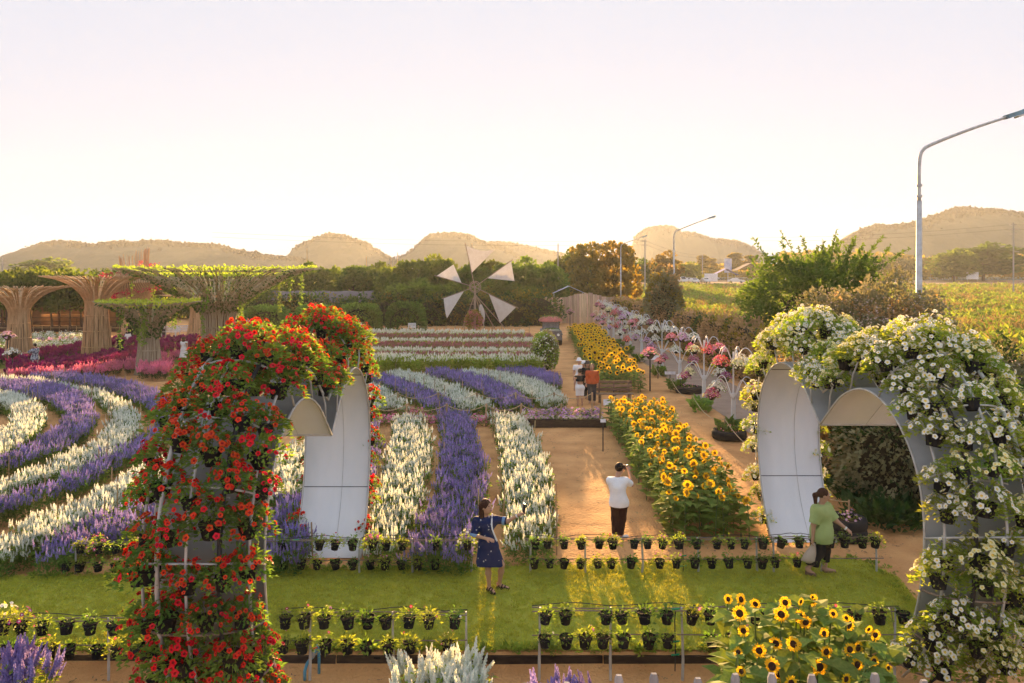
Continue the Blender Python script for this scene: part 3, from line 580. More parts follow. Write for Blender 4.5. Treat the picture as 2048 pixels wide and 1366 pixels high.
# ------------------------------------------------------------------ pots
def pot_mesh(r=.1, h=.15, n=14):
    mb = MB().lathe([(0.001,0),(r*.72,0),(r*.98,h*.86),(r*1.08,h*.86),(r*1.08,h),(r*.97,h),(r*.93,h*.86),(.001,h*.86)], n, ms=[0,0,0,0,0,0,1]); return mb.mesh('pot', [pot_m, soil_m], False)
def mound(g, n, w, h, z0):                   # points on a drooping mound
    a = g.uniform(0, 2*PI, n); r = w*np.sqrt(g.uniform(.02, 1, n)); z = z0+h*(1-(r/w)**2*1.25)+g.normal(size=n)*.02
    return np.stack([r*np.cos(a), r*np.sin(a), z], 1), a, r
def plant_meshes(seed_, petal, throat, leafm, w=.25, h=.2, z0=.14, nl=150, nb=16, fr=.036, lsz=.07):
    g = rng(seed_); mb = MB(); P, a, r = mound(g, nl, w, h, z0); P[:, 2] -= g.uniform(0, .08, nl)
    leafmesh(mb, g, P, np.stack([np.cos(a)*(.3+r/w), np.sin(a)*(.3+r/w), g.uniform(-.4,.9,nl)], 1), lsz, m=0)
    for k in range(14): mb.tube([(0,0,z0-.02), P[k]], .004, 3, cap=False)
    fol = mb.mesh('foliage', [leafm])
    P, a, r = mound(g, nb, w*1.08, h*1.1, z0+.03)
    d = np.stack([np.cos(a)*r/w*1.1, np.sin(a)*r/w*1.1, np.full(nb, .6)], 1)+g.normal(size=(nb,3))*.25
    A = blossom_frames(g, nb, norm(d), fr*g.uniform(.8, 1.2, nb))
    bl = MB().stamp(PET, A, P).mesh('blossoms', [petal, throat])
    return fol, bl, A, P
POT = pot_mesh()
def bl_one(petal, throat): return MB().stamp(PET, np.eye(3)[None], np.zeros((1,3))).mesh('blossom', [petal, throat])
throat_red = mat('throat_red', (.3,.01,.01), rough=.7); throat_yel = mat('throat_yellow', (.8,.6,.12), rough=.7); throat_wht = mat('throat_white', (.8,.75,.7), rough=.7)
p_paleyel = mat('petal_pale_yellow', (.92,.88,.55), (.9,.82,.4), scale=12, rand=.05, trans=.3, rough=.6)
red_sets = [plant_meshes(300+i, p_red, throat_red, leaf, w=.27, h=.21, nl=290, nb=40, fr=.034, lsz=.07) for i in range(5)]
wht_sets = [plant_meshes(320+i, p_cream if i % 2 == 0 else p_paleyel, throat_yel, leaf_y, w=.29, h=.2, nl=320, nb=48, fr=.036, lsz=.065) for i in range(5)]
small_sets = [plant_meshes(332+i, p_cream if i % 2 == 0 else p_paleyel, throat_yel, leaf_y, w=.2, h=.16, nl=110, nb=9, fr=.033, lsz=.06) for i in range(3)]
RB = bl_one(p_red, throat_red); WB = bl_one(p_cream, throat_yel); YB = bl_one(p_paleyel, throat_yel)
def potted(name, label, cat, group, pos, rz, sets, k, pot=POT, single=None, sc=1., tilt=(0,0)):
    o = thing(name, label, cat, pos, rz, group); o.scale = (sc, sc, sc); o.rotation_euler[0], o.rotation_euler[1] = tilt
    link('pot', pot, o); f, b, A, P = sets[k]; link('foliage', f, o)
    if single is not None:
        for i in range(len(P)):
            q = link('blossom', single, o); q.matrix_local = Matrix.Translation(P[i].tolist()) @ Matrix(A[i].tolist()).to_4x4()
    elif b is not None:
        q = link('blossoms', b, o); q['kind'] = 'stuff'
    return o
def dress_arch(root, sets, label, group, seed_, single, budget, small=None):
    g = rng(seed_); M_ = root.matrix_basis.copy(); bx = root.location; n_single = 0; pots = []
    for side in (-1, 1):
        for row, s_ in enumerate(np.arange(1.5, 58, 3.5)):
            for t in ((26, 56, 90, 124, 154) if row % 2 else (34, 74, 106, 146)):
                tr = rad(t+g.uniform(-7, 7)); p = heart_pt(s_+g.uniform(-.8, .8), tr, XW, side)
                if side > 0 and s_ > 26 and 40 < t < 140: continue      # never seen from anywhere near
                if side > 0 and s_ < 20 and g.random() < .1: continue
                p[2] += -.08 if s_ > 20 else .0; p += g.normal(size=3)*.02
                pots.append((p[1], p, s_, t, side, row))
    pots.sort(key=lambda q: q[0])
    for _, p, s_, t, side, row in pots:
        k = int(g.integers(0, len(sets))); use = sets
        if small is not None and side < 0 and s_ > 33 and g.random() < .22: use = small; k = int(g.integers(0, len(small)))
        if p[2] < .12: continue
        one = None
        nb = len(use[k][3])
        if side < 0 and n_single+nb <= budget and s_ > 22:
            one = single[k % len(single)]; n_single += nb
        a = float(math.atan2(p[1], p[0]))
        sc = g.uniform(.85, 1.15)
        potted('petunia_pot', label % ('near' if side < 0 else 'far', ordn(row), 'outer left side' if t > 140 else 'left of the ridge' if t > 100 else 'on the ridge' if t > 80 else 'right of the ridge' if t > 40 else 'outer right side'), 'flower pot', group, (bx[0]+p[0], bx[1]+p[1], bx[2]+p[2]-.05), g.uniform(0, 6.28), use, k, single=one, sc=sc, tilt=(g.normal()*.12, g.normal()*.12))
dress_arch(red_arch, red_sets, 'red petunia pot, red arch %s lobe, %s row from cusp, %s', 'red petunia pots on the heart arch', 61, [RB], 300)
dress_arch(wht_arch, wht_sets, 'pale petunia pot, white arch %s lobe, %s row from cusp, %s', 'white petunia pots on the heart arch', 62, [WB, YB], 300, small=small_sets)
o = potted('petunia_pot', 'black pot with magenta petunias hung low on the white heart arch', 'flower pot', None, (6.0, 9.05, 1.25), 0, [plant_meshes(340, p_mag, throat_red, leaf, w=.2, h=.16, nl=80, nb=12)], 0)

# ------------------------------------------------------------------ pot racks
rp_sets = [plant_meshes(350+i, [p_pink, p_cream, p_coral, p_yel][i % 4], throat_wht, [leaf_y, leaf][i % 2], w=[.11,.13,.16,.11,.14,.1][i], h=[.12,.15,.13,.1,.17,.09][i], nl=[60,80,110,50,90,40][i], nb=[0,1,2,0,3,0][i] or 1, fr=.022, lsz=[.06,.05,.055,.07,.05,.05][i]) for i in range(6)]
rp_sets = [(f, b if i in (1,2,4) else None, A, P) for i, (f, b, A, P) in enumerate(rp_sets)]
rp_big = [plant_meshes(360+i, [p_mag, p_cream][i], throat_wht, leaf_y, w=.2, h=.2, nl=110, nb=12, fr=.03, lsz=.06) for i in range(2)]
RPOT = pot_mesh(.086, .155, 14)
def rack(label, D, z_up, z_lo, x0, x1, posts, ups, los, z0, seed_, sc=1., big=()):
    r = thing('pot_rack', label, 'plant rack', (0, D, 0), 0, 'two tier pot racks along the turf path'); g = rng(seed_); X = lambda px: (px-1024)*D/F
    a, b = X(x0), X(x1); n = 9
    for z in (z_up, z_lo):
        for dy in (-.1, .0) if z == z_up else (-.1,):
            xs = np.linspace(a, b, n); MB().tube(np.stack([xs, np.full(n, dy*sc)+0, z+g.normal(size=n)*.006], 1), .009, 5).build('rail', rust, r)
    for p in posts:
        x = X(p); MB().tube([(x, -.06, z0), (x+g.normal()*.008, -.06, z0+.3*(z_up-z0)), (x+g.normal()*.01, -.055, z_up+.03)], [.02, .02, .012], 6).build('post', steel, r)
        MB().tube([(x, -.06, z_lo), (x, .05, z_up)], .007, 4).build('strut', rust, r)
    xs = np.linspace(a, b, 25); MB().tube(np.stack([xs, np.full(25, .03), z_up+.03+.025*np.sin(xs*5+seed_)+g.normal(size=25)*.006], 1), .006, 4).build('drip_line', dark_pipe, r)
    k = 0
    for z, arr_ in ((z_up, ups), (z_lo, los)):
        for j_, p in enumerate(arr_):
            k += 1; x = X(p)+g.normal()*.02; bigp = p in big
            if not bigp and g.random() < .04: continue
            use, kk = (rp_big, k % 2) if bigp else (rp_sets, int(g.integers(0, 6)))
            # the wire ring that carries the pot belongs to the rack
            t = np.arange(13)/12*2*PI; MB().tube(np.stack([x+.094*sc*np.cos(t), -.1*sc+.094*sc*np.sin(t)-.095*sc, np.full(13, z)], 1), .004, 4, cap=False).build('ring', dark_pipe, r)
            lab = '%s pot from left, %s tier, %s' % (ordn(j_), 'upper' if z == z_up else 'lower', RL)
            potted('rack_pot', 'flowering '+lab if bigp else lab, 'flower pot', 'small pots on the racks', (x, D-.195*sc, z-.125*sc), g.uniform(0, 6.3), use, kk, pot=RPOT, sc=sc*g.uniform(.93, 1.06), tilt=(g.normal()*.08, g.normal()*.09))
    return r
RL = 'near rack beside the red arch'
rack('near pot rack running from the frame edge to the red arch', 10.25, .6, .28, -40, 420, (75, 222, 360), (20,62,105,150,195,243,285,330), (0,35,75,118,160,208,247,290,335), SOIL_Z, 71, big=(62,20))
RL = 'near rack between the red arch and the gap'
rack('near pot rack between the red arch and the sunlit gap', 10.25, .68, .34, 560, 935, (622, 787, 932), (583,618,655,702,740,779,820,862,910), (575,617,657,697,739,778,823,869,902), SOIL_Z, 72)
RL = 'near rack next to the sunflower clump'
rack('near pot rack from the sunlit gap to behind the sunflower clump', 10.25, .74, .42, 1064, 1800, (1078, 1220, 1363, 1560, 1785), (1089,1125,1164,1205,1245,1286,1330,1376,1412,1455,1500,1545,1600,1650,1697,1746,1790), (1090,1130,1167,1206,1244,1290,1328,1375,1412,1455,1500), SOIL_Z, 73)
RL = 'far rack beyond the turf at the red arch'
rack('far pot rack beyond the turf behind the red arch', 13.35, .52, .2, 145, 300, (155, 262), (168,208,240,278), (145,172,209,243,278), 0, 74, sc=.95, big=(208,))
RL = 'far rack in front of the red arch panel'
rack('far pot rack beyond the turf before the red arch panel', 13.35, .58, .24, 535, 945, (550, 720, 826, 943), (575,612,641,675,710,748,773,807,842,872,937), (548,574,605,640,676,711,743,773,807,842,870,905), 0, 75, sc=.95, big=(748,937))
RL = 'far rack before the sunflower bed'
rack('far pot rack beyond the turf before the sand path and sunflower bed', 13.35, .6, .26, 1050, 1532, (1060, 1170, 1283, 1395, 1512), (1068,1094,1131,1160,1190,1225,1261,1291,1322,1351,1389,1424,1455,1487,1520), (1066,1098,1126,1158,1193,1219,1256,1291,1317,1349,1388,1418,1454,1485,1517), 0, 76, sc=.95)
RL = 'far rack in front of the white arch panel'
rack('far pot rack in front of the white arch panel', 13.35, .62, .28, 1536, 1762, (1545, 1640, 1750), (1552,1588,1620,1652,1680,1714,1740), (1547,1583,1620), 0, 77, sc=.95)
ep = thing('empty_pot', 'empty black pot standing on the soil under the near rack', 'pot', (*at(757, 1330, SOIL_Z)[:2], SOIL_Z)); link('pot_body', pot_mesh(.115, .17, 16), ep)
# blue water pipe
blue = mat('blue_pvc', (.09,.33,.5), rough=.4, var=.1)
vp = thing('water_pipe', 'bent blue water pipe with a red valve beside the red arch', 'pipe', (*at(618, 1352, SOIL_Z)[:2], SOIL_Z))
MB().tube([(-.03,-.1,0),(-.03,-.1,.12),(-.01,-.06,.2),(.05,.0,.27),(.1,.05,.36),(.11,.06,.4)], .022, 10).build('pipe_run', blue, vp, smooth=True)
MB().tube([(.115,.065,.385),(.12,.07,.2),(.12,.07,0)], .02, 10).build('pipe_leg', blue, vp, smooth=True)
MB().tube([(.04,-.01,.26),(.07,.02,.31)], .032, 10).build('coupling', mat('grey_plastic', (.3,.31,.33), rough=.5), vp)
MB().box((.075,.02,.375), (.07,.03,.015), rz=.6).build('valve_handle', mat('red_plastic', (.6,.05,.03), rough=.5), vp)
# green irrigation hoses at the racks
hose = mat('green_hose', (.02,.3,.14), rough=.5)
for px, D_, zt, lab in ((1350, 10.2, .74, 'thin irrigation hose with green fittings on the near rack'), (1366, 13.3, .6, 'thin irrigation hose with green fittings by the sunflower bed'), (592, 13.3, .58, 'thin irrigation hose with green fittings before the red arch panel')):
    h_ = thing('irrigation_hose', lab, 'hose', ((px-1024)*D_/F, D_, 0))
    MB().tube([(0,0,-.1),(.004,-.01,.2),(-.004,0,zt-.15),(.01,0,zt)], .008, 6).build('tube_run', dark_pipe, h_)
    for z in (.12, .3, zt): MB().tube([(-.05,-.005,z),(.06,-.005,z+.01)], .013, 6).build('fitting', hose, h_)
# picket fence of the viewing deck
pk = thing('picket_fence', 'grey weathered picket fence of the viewing deck, only tops showing', 'fence', (0, 4.6, 0), 0)
for i, (px, row) in enumerate([(1237,1352),(1305,1349),(1395,1358),(1455,1354),(1552,1349),(1634,1352),(1742,1350),(1850,1362),(1150,1370),(1060,1370)]):
    x, _, z = atD(px, row, 4.6); w = .052; mb = MB()
    mb.add([[-w/2,0,1.2],[w/2,0,1.2],[w/2,.022,1.2],[-w/2,.022,1.2],[-w/2,0,z-.03],[w/2,0,z-.03],[w/2,.022,z-.03],[-w/2,.022,z-.03],[-w*.3,0,z],[w*.3,0,z],[w*.3,.022,z],[-w*.3,.022,z]],
      [[0,1,5,4],[1,2,6,5],[2,3,7,6],[3,0,4,7],[4,5,9,8],[5,6,10,9],[6,7,11,10],[7,4,8,11],[8,9,10,11],[3,2,1,0]])
    q = mb.build('picket', wood_grey, pk); q.location = (x, 0, 0); q.rotation_euler = (0, rng(i).normal()*.012, rng(i).normal()*.2)
MB().box((2, .035, 2.3), (7, .04, .08)).build('rail', wood_grey, pk); MB().box((2, .035, 1.5), (7, .04, .08)).build('rail', wood_grey, pk)
for x in (-1.4, 2, 5.4): MB().box((x, .1, 1.1), (.1, .1, 2.6)).build('post', wood_grey, pk)
# ------------------------------------------------------------------ trees
def tree_meshes(seed_, h, w, n, lsz, leafm, trunk_r=.14, base=.25, lobes=11, cone=False, multi=1, airy=0.):
    g = rng(seed_); tb = MB(); cb = MB(); ends = []
    for s_ in range(multi):
        lean = g.normal(size=2)*.12*w*(1 if multi == 1 else 2.2); top = np.array([lean[0], lean[1], h*(.72 if not cone else .95)])
        tr = np.array([(0,0,-.2), (lean[0]*.2, lean[1]*.2, h*.25), (lean[0]*.6, lean[1]*.6, h*.5), top]); tb.tube(spline(tr, 9), np.linspace(trunk_r, trunk_r*.25, 9), 6)
        for k in range(lobes):
            a = k*2.4+g.uniform(-.4,.4); f = (k+.5)/lobes; z = h*(base+(1-base)*f)*g.uniform(.9, 1.02)
            if cone: rr = w/2*(1-f)*g.uniform(.7,1)
            else: rr = w/2*math.sqrt(max(.05, 1-((f-.4)/.62)**2))*g.uniform(.45, .85)
            e = np.array([lean[0]*f+rr*math.cos(a), lean[1]*f+rr*math.sin(a), z]); zi = min(z*.75, h*.6); st = np.array([lean[0]*zi/h, lean[1]*zi/h, zi])
            tb.tube(spline([st, lerp(st, e, .5)+np.array([0,0,-.04*h]), e], 5), np.linspace(trunk_r*.4, trunk_r*.1, 5), 4, cap=False); ends.append((e, w*(.2 if not cone else .16)*g.uniform(.75, 1.3)))
    per = n//len(ends)
    for e, r in ends:
        d = rdir(g, per); rr = r*g.uniform(.35, 1.05, per)**(1/2); P = e+d*rr[:, None]*np.array([1,1,.8])
        P = P+np.sin(P*3.1+seed_)*r*.12
        leafmesh(cb, g, P, d*.8+rdir(g, per)*.7, lsz, tm=CARD if not airy else LEAF, upj=1.)
    return tb.mesh('trunk', [bark]), cb.mesh('crown', [leafm])
TV = {}
def tree(name, label, kind, x, y, h, w, rz=0, cat='tree', group=None, z=None):
    tm, cm, h0, w0 = TV[kind]; o = thing(name, label, cat, (x, y, float(gz(y)) if z is None else z), rz, group); o.scale = (w/w0, w/w0, h/h0)
    link('trunk', tm, o); link('crown', cm, o); return o
for i in range(4): TV['wall%d' % i] = (*tree_meshes(500+i, 6, 5.5, 3600, .3, leaf_tree, base=.1, lobes=14), 6, 5.5)
TV['tall'] = (*tree_meshes(510, 9, 7, 4200, .36, leaf_olive, base=.2, lobes=16), 9, 7)
TV['airy'] = (*tree_meshes(511, 8, 6, 1500, .4, leaf_olive, base=.4, lobes=12), 8, 6)
TV['cone'] = (*tree_meshes(512, 9, 3.4, 1500, .4, leaf_olive, base=.12, lobes=18, cone=True), 9, 3.4)
TV['high'] = (*tree_meshes(514, 6, 5.5, 3000, .3, leaf_tree, base=.58, lobes=13), 6, 5.5)
TV['round'] = (*tree_meshes(513, 6, 6, 3000, .4, leaf_tree, base=.3, lobes=13), 6, 6)
g = rng(77)
GT = 'leafy trees closing the garden'
wall = [(-15,552,88,5),(25,548,86,5),(70,545,90,5),(112,546,84,5),(155,548,88,5),(205,545,92,5.2),(250,548,86,5),(300,545,92,5),(350,548,88,5),(395,546,90,5),(440,545,94,5),(490,548,88,5),(540,546,92,5.2),(585,544,96,5),(625,536,94,5.5),(660,541,98,5),(697,538,94,5.6),(735,541,97,5),(770,536,92,5.5),(805,537,88,5.6),(840,528,86,5.8),(868,519,90,5.6),(905,533,88,5.4),(940,538,84,5.6),(975,528,88,6),(1010,536,86,5.4),(1045,527,92,6),(1075,533,90,5.6),(1100,540,86,5),(790,570,82,5),(830,566,80,5),(880,572,81,5),(920,575,82,5),(975,570,82,5),(1020,572,82,5.4),(1060,575,83,5)]
for i, (px, row, D, w) in enumerate(wall):
    x, y, z = atD(px, row, D)
    tree('leafy_tree', 'dense green tree in the %s of the tree wall, %s from the left' % ('back line' if i < 29 else 'front line', ordn(i if i < 29 else i-29)), 'wall%d' % (i % 4), x, y, z-float(gz(D)), w*g.uniform(.95, 1.15), g.uniform(0, 6), group=GT)
for px, row, D, w, kd, lab in [(1180,489,100,6.2,'tall','tall golden backlit tree left of the farther street lamp'), (1228,487,97,6.4,'tall','tall golden tree behind the farthest street lamp'), (1128,522,104,6,'wall1','golden backlit tree beside the bare pole'), (1150,512,108,6,'wall2','golden tree between the bare pole and the tall tree'),
        (1335,506,165,7.2,'airy','open crowned tree beside the second street lamp'), (1290,527,190,9,'round','hazy round tree behind the parked cars'), (1378,530,230,8,'round','low round tree beyond the parking ground'),
        (1403,510,290,9,'cone','slim conifer beside the utility pole'), (1424,516,300,8,'cone','shorter conifer beyond the parking ground'), (1467,508,300,8.5,'cone','pointed conifer left of the paired conifers'), (1476,505,300,10,'cone','tallest pointed conifer beyond the car park'), (1502,510,300,9.5,'cone','pointed conifer near the big shrub'),
        (1967,498,250,24,'round','broad dark tree by the far road'), (1908,509,240,14,'round','smaller dark tree beside the blue tent'), (90,524,210,16,'round','round tree standing above the tree wall')]:
    x, y, z = atD(px, row, D); tree('tree', lab, kd, x, y, z-float(gz(D)), w, g.uniform(0, 6))
for i, (px, row, D, w) in enumerate([(15,553,66,4.6),(62,556,63,4.2),(105,552,66,4.8),(140,557,64,4.2),(165,556,67,4.4)]):
    x, y, z = atD(px, row, D); tree('cafe_tree', 'dark leafy tree shading the cafe pavilion, %s from the left' % ordn(i), 'high', x, y, z+.2, w, g.uniform(0, 6), group='trees shading the pavilion')
def band(name, label, x0, x1, D, row, depth, n, lsz, sd, m=leaf_olive):
    g = rng(sd); px = g.uniform(x0, x1, n); y = D+g.uniform(0, depth, n); X = (px-1024)*y/F; top = CAM_H+(HOR-row)*D/F-float(gz(D)); hh = top*(.75+.5*(fbm(X, y, sd, .06)+.2)); z = gz(y)+hh*np.sqrt(g.random(n))
    mb = MB(); leafmesh(mb, g, np.stack([X, y, z], 1), rdir(g, n)+np.array([0,0,.6]), lsz, tm=CARD, upj=1.); tag(mb.build(name, m), label, 'trees', kind='stuff')
band('treeline', 'hazy far wood beyond the parking ground', 1090, 1600, 330, 529, 40, 9000, 1.1, 81)
band('treeline', 'hazy far wood below the broad hill', 1560, 2200, 330, 508, 50, 14000, 1.3, 82)
band('treeline', 'far bushes along the road', 1700, 2200, 262, 540, 14, 3500, .7, 83)
band('treeline', 'far bushes behind the parked cars', 1230, 1560, 268, 540, 16, 3500, .7, 84, )
# the big green shrub tree beyond the hedge
shrub_leaf = mat('shrub_leaf', (.12,.2,.035), (.05,.105,.02), scale=.8, trans=.45, tcol=LT, rough=.6)
SHRUB_AT = (16.4, 40, 0)
g = rng(88); mb = MB()
for k in range(46):                            # long feathery shoots standing out of the crown
    a = g.uniform(0, 2*PI); r0 = g.uniform(.2, 1)*2.9; s0 = np.array([r0*math.cos(a), r0*math.sin(a)*.8, 4.6+g.uniform(-1.4, .8)]); d = norm(np.array([math.cos(a)*.8, math.sin(a)*.5, g.uniform(.5, 1.4)])); Ln = g.uniform(1.4, 2.9)
    t = g.random(90); P = s0+d*(t*Ln)[:, None]+g.normal(size=(90,3))*.1*(1-t)[:, None]; leafmesh(mb, g, P, d*.5+rdir(g, 90)*.8, .19, upj=1.); mb.tube([s0, s0+d*Ln], .015, 3)
SHOOTS = mb
# flowering mound of shrubs behind the white arch, clipped hedge, columnar bush
def leaf_body(name, label, cat, loc, fn, n, lsz, mats, sd, core=None, group=None, flowers=None, parts=('foliage', 'light_block_core')):
    g = rng(sd); root = thing(name, label, cat, loc, 0, group); P, d = fn(g, n); mb = MB(); k = len(mats); idx = (np.clip((fbm(P[:,0]*1.+P[:,2], P[:,1]+P[:,2]*.5, sd, .7)+.5)*k+g.normal(size=n)*.35, 0, k-.01)).astype(int)
    for i in range(k):
        s_ = idx == i; leafmesh(mb, g, P[s_], d[s_]+rdir(g, s_.sum())*.6, lsz, m=i, upj=1., tm=LEAF_W)
    mb.build('foliage', mats, root)
    if core is not None: core.build('light_block_core', mat('bush_core', (.03,.025,.012), rough=1), root)  # closed dark volume added inside the foliage to block light, not real wood
    if flowers:
        fm, nf, fs = flowers; P, d = fn(g, nf); mb = MB(); mb.stamp(PET, blossom_frames(g, nf, norm(d+rdir(g, nf)*.3), fs), P+norm(d)*.06, m=0); q = mb.build('blossoms', [fm], root); q['kind'] = 'stuff'
    return root
def ell(rx, ry, rz_, zc, rough_=.2, zmin=0):
    def fn(g, n):
        d = rdir(g, n*2); d = d[d[:, 2] > -.75][:n]
        while len(d) < n: d = np.concatenate([d, rdir(g, n)])[:n]
        w = 1+rough_*fbm(d[:, 0]*3+5, d[:, 1]*3+d[:, 2]*4+9, 17, 1.)*2
        r = (g.uniform(.55, 1, n)**.4)*w; P = d*r[:, None]*np.array([rx, ry, rz_])+np.array([0,0,zc]); P[:, 2] = np.maximum(P[:, 2], zmin+.05); return P, d
    return fn
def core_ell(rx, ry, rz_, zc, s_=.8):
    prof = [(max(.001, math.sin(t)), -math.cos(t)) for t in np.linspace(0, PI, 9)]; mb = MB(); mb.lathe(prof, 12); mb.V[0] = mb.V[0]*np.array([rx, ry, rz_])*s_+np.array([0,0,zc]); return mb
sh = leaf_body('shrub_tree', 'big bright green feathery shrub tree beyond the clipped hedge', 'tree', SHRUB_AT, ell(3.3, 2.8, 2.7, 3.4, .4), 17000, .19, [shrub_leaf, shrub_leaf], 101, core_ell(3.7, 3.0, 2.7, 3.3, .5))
sh.children[0].name = 'crown'; SHOOTS.build('shoots', shrub_leaf, sh)
for k in range(5): a = k*1.3; MB().tube([(0,0,-.1), (math.cos(a)*.6, math.sin(a)*.5, 1.6), (math.cos(a)*2, math.sin(a)*1.6, 4)], [.14,.1,.04], 6).build('trunk', bark, sh)
m_bud = mat('dry_blossom', (.75,.6,.52), (.6,.44,.36), scale=3, rand=.2, trans=.4, rough=.8)
leaf_grey = mat('leaf_greygreen', (.34,.32,.18), (.2,.21,.1), scale=1.2, trans=.3, tcol=(1.15,1.05,.8), rough=.7)
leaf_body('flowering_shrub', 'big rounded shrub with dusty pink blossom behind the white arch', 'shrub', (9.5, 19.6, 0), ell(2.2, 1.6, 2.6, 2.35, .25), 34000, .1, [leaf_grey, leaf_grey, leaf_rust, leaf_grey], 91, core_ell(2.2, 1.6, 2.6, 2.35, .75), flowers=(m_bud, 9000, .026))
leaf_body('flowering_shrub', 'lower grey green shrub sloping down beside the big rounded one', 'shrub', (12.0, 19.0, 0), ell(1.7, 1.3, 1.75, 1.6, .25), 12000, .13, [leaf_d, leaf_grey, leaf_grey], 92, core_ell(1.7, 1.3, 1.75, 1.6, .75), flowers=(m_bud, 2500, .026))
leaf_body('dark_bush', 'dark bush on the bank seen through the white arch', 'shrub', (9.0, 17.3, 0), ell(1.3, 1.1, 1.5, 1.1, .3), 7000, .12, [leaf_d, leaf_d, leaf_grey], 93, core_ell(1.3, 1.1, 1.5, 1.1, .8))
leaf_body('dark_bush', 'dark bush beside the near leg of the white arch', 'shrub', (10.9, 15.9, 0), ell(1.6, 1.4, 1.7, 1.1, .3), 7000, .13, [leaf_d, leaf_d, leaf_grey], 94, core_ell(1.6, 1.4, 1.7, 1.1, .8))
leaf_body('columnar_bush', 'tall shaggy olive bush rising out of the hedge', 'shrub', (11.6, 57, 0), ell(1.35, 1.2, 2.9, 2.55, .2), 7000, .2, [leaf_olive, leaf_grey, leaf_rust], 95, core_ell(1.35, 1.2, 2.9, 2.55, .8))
def hedge_fn(A, B, w, h):
    A, B = np.array(A), np.array(B)
    def fn(g, n):
        t = g.random(n)**.85; c = B+(A-B)*t[:, None]; t2 = np.linspace(0, 1, 50); side = np.array([(B-A)[1], -(B-A)[0]]); side /= np.linalg.norm(side)
        th = g.uniform(-.1, PI+.1, n); bulge = 1+.25*fbm(t*40, t*0+3, 23, .7)+.12*fbm(t*200, th, 24, .9); rr = g.uniform(.82, 1.03, n)
        u = np.sign(np.cos(th))*np.abs(np.cos(th))**.5*w/2*bulge*rr; z = h*(np.abs(np.sin(th))**.45)*(.9+.15*fbm(t*50, t*0, 25, .6))*rr
        z = np.where(g.random(n) < .55, z*g.random(n)**.6, z)
        P = np.stack([c[:, 0]+u*side[0], c[:, 1]+u*side[1], z], 1); d = np.stack([side[0]*np.cos(th), side[1]*np.cos(th), np.sin(th)], 1); return P, d
    return fn
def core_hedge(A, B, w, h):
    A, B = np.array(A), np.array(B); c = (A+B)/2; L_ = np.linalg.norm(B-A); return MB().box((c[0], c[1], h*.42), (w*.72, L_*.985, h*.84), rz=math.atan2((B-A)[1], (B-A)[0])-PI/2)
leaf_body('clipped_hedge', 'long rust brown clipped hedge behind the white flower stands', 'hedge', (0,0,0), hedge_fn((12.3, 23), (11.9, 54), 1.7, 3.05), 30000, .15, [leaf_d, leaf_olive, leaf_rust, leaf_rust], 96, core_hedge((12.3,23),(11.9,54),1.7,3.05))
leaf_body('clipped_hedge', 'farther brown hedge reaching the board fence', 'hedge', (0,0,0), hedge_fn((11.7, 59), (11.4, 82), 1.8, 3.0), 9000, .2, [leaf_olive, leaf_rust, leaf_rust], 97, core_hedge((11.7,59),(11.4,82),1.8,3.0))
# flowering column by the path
leaf_body('flower_column', 'leafy column speckled with white flowers beside the sandy path', 'shrub', (*at(1090, 744)[:2], 0), ell(.72, .72, 1.15, 1.05, .1), 4200, .1, [leaf, leaf_y, leaf_grey], 98, core_ell(.72,.72,1.15,1.05,.85), flowers=(p_cream, 420, .05))
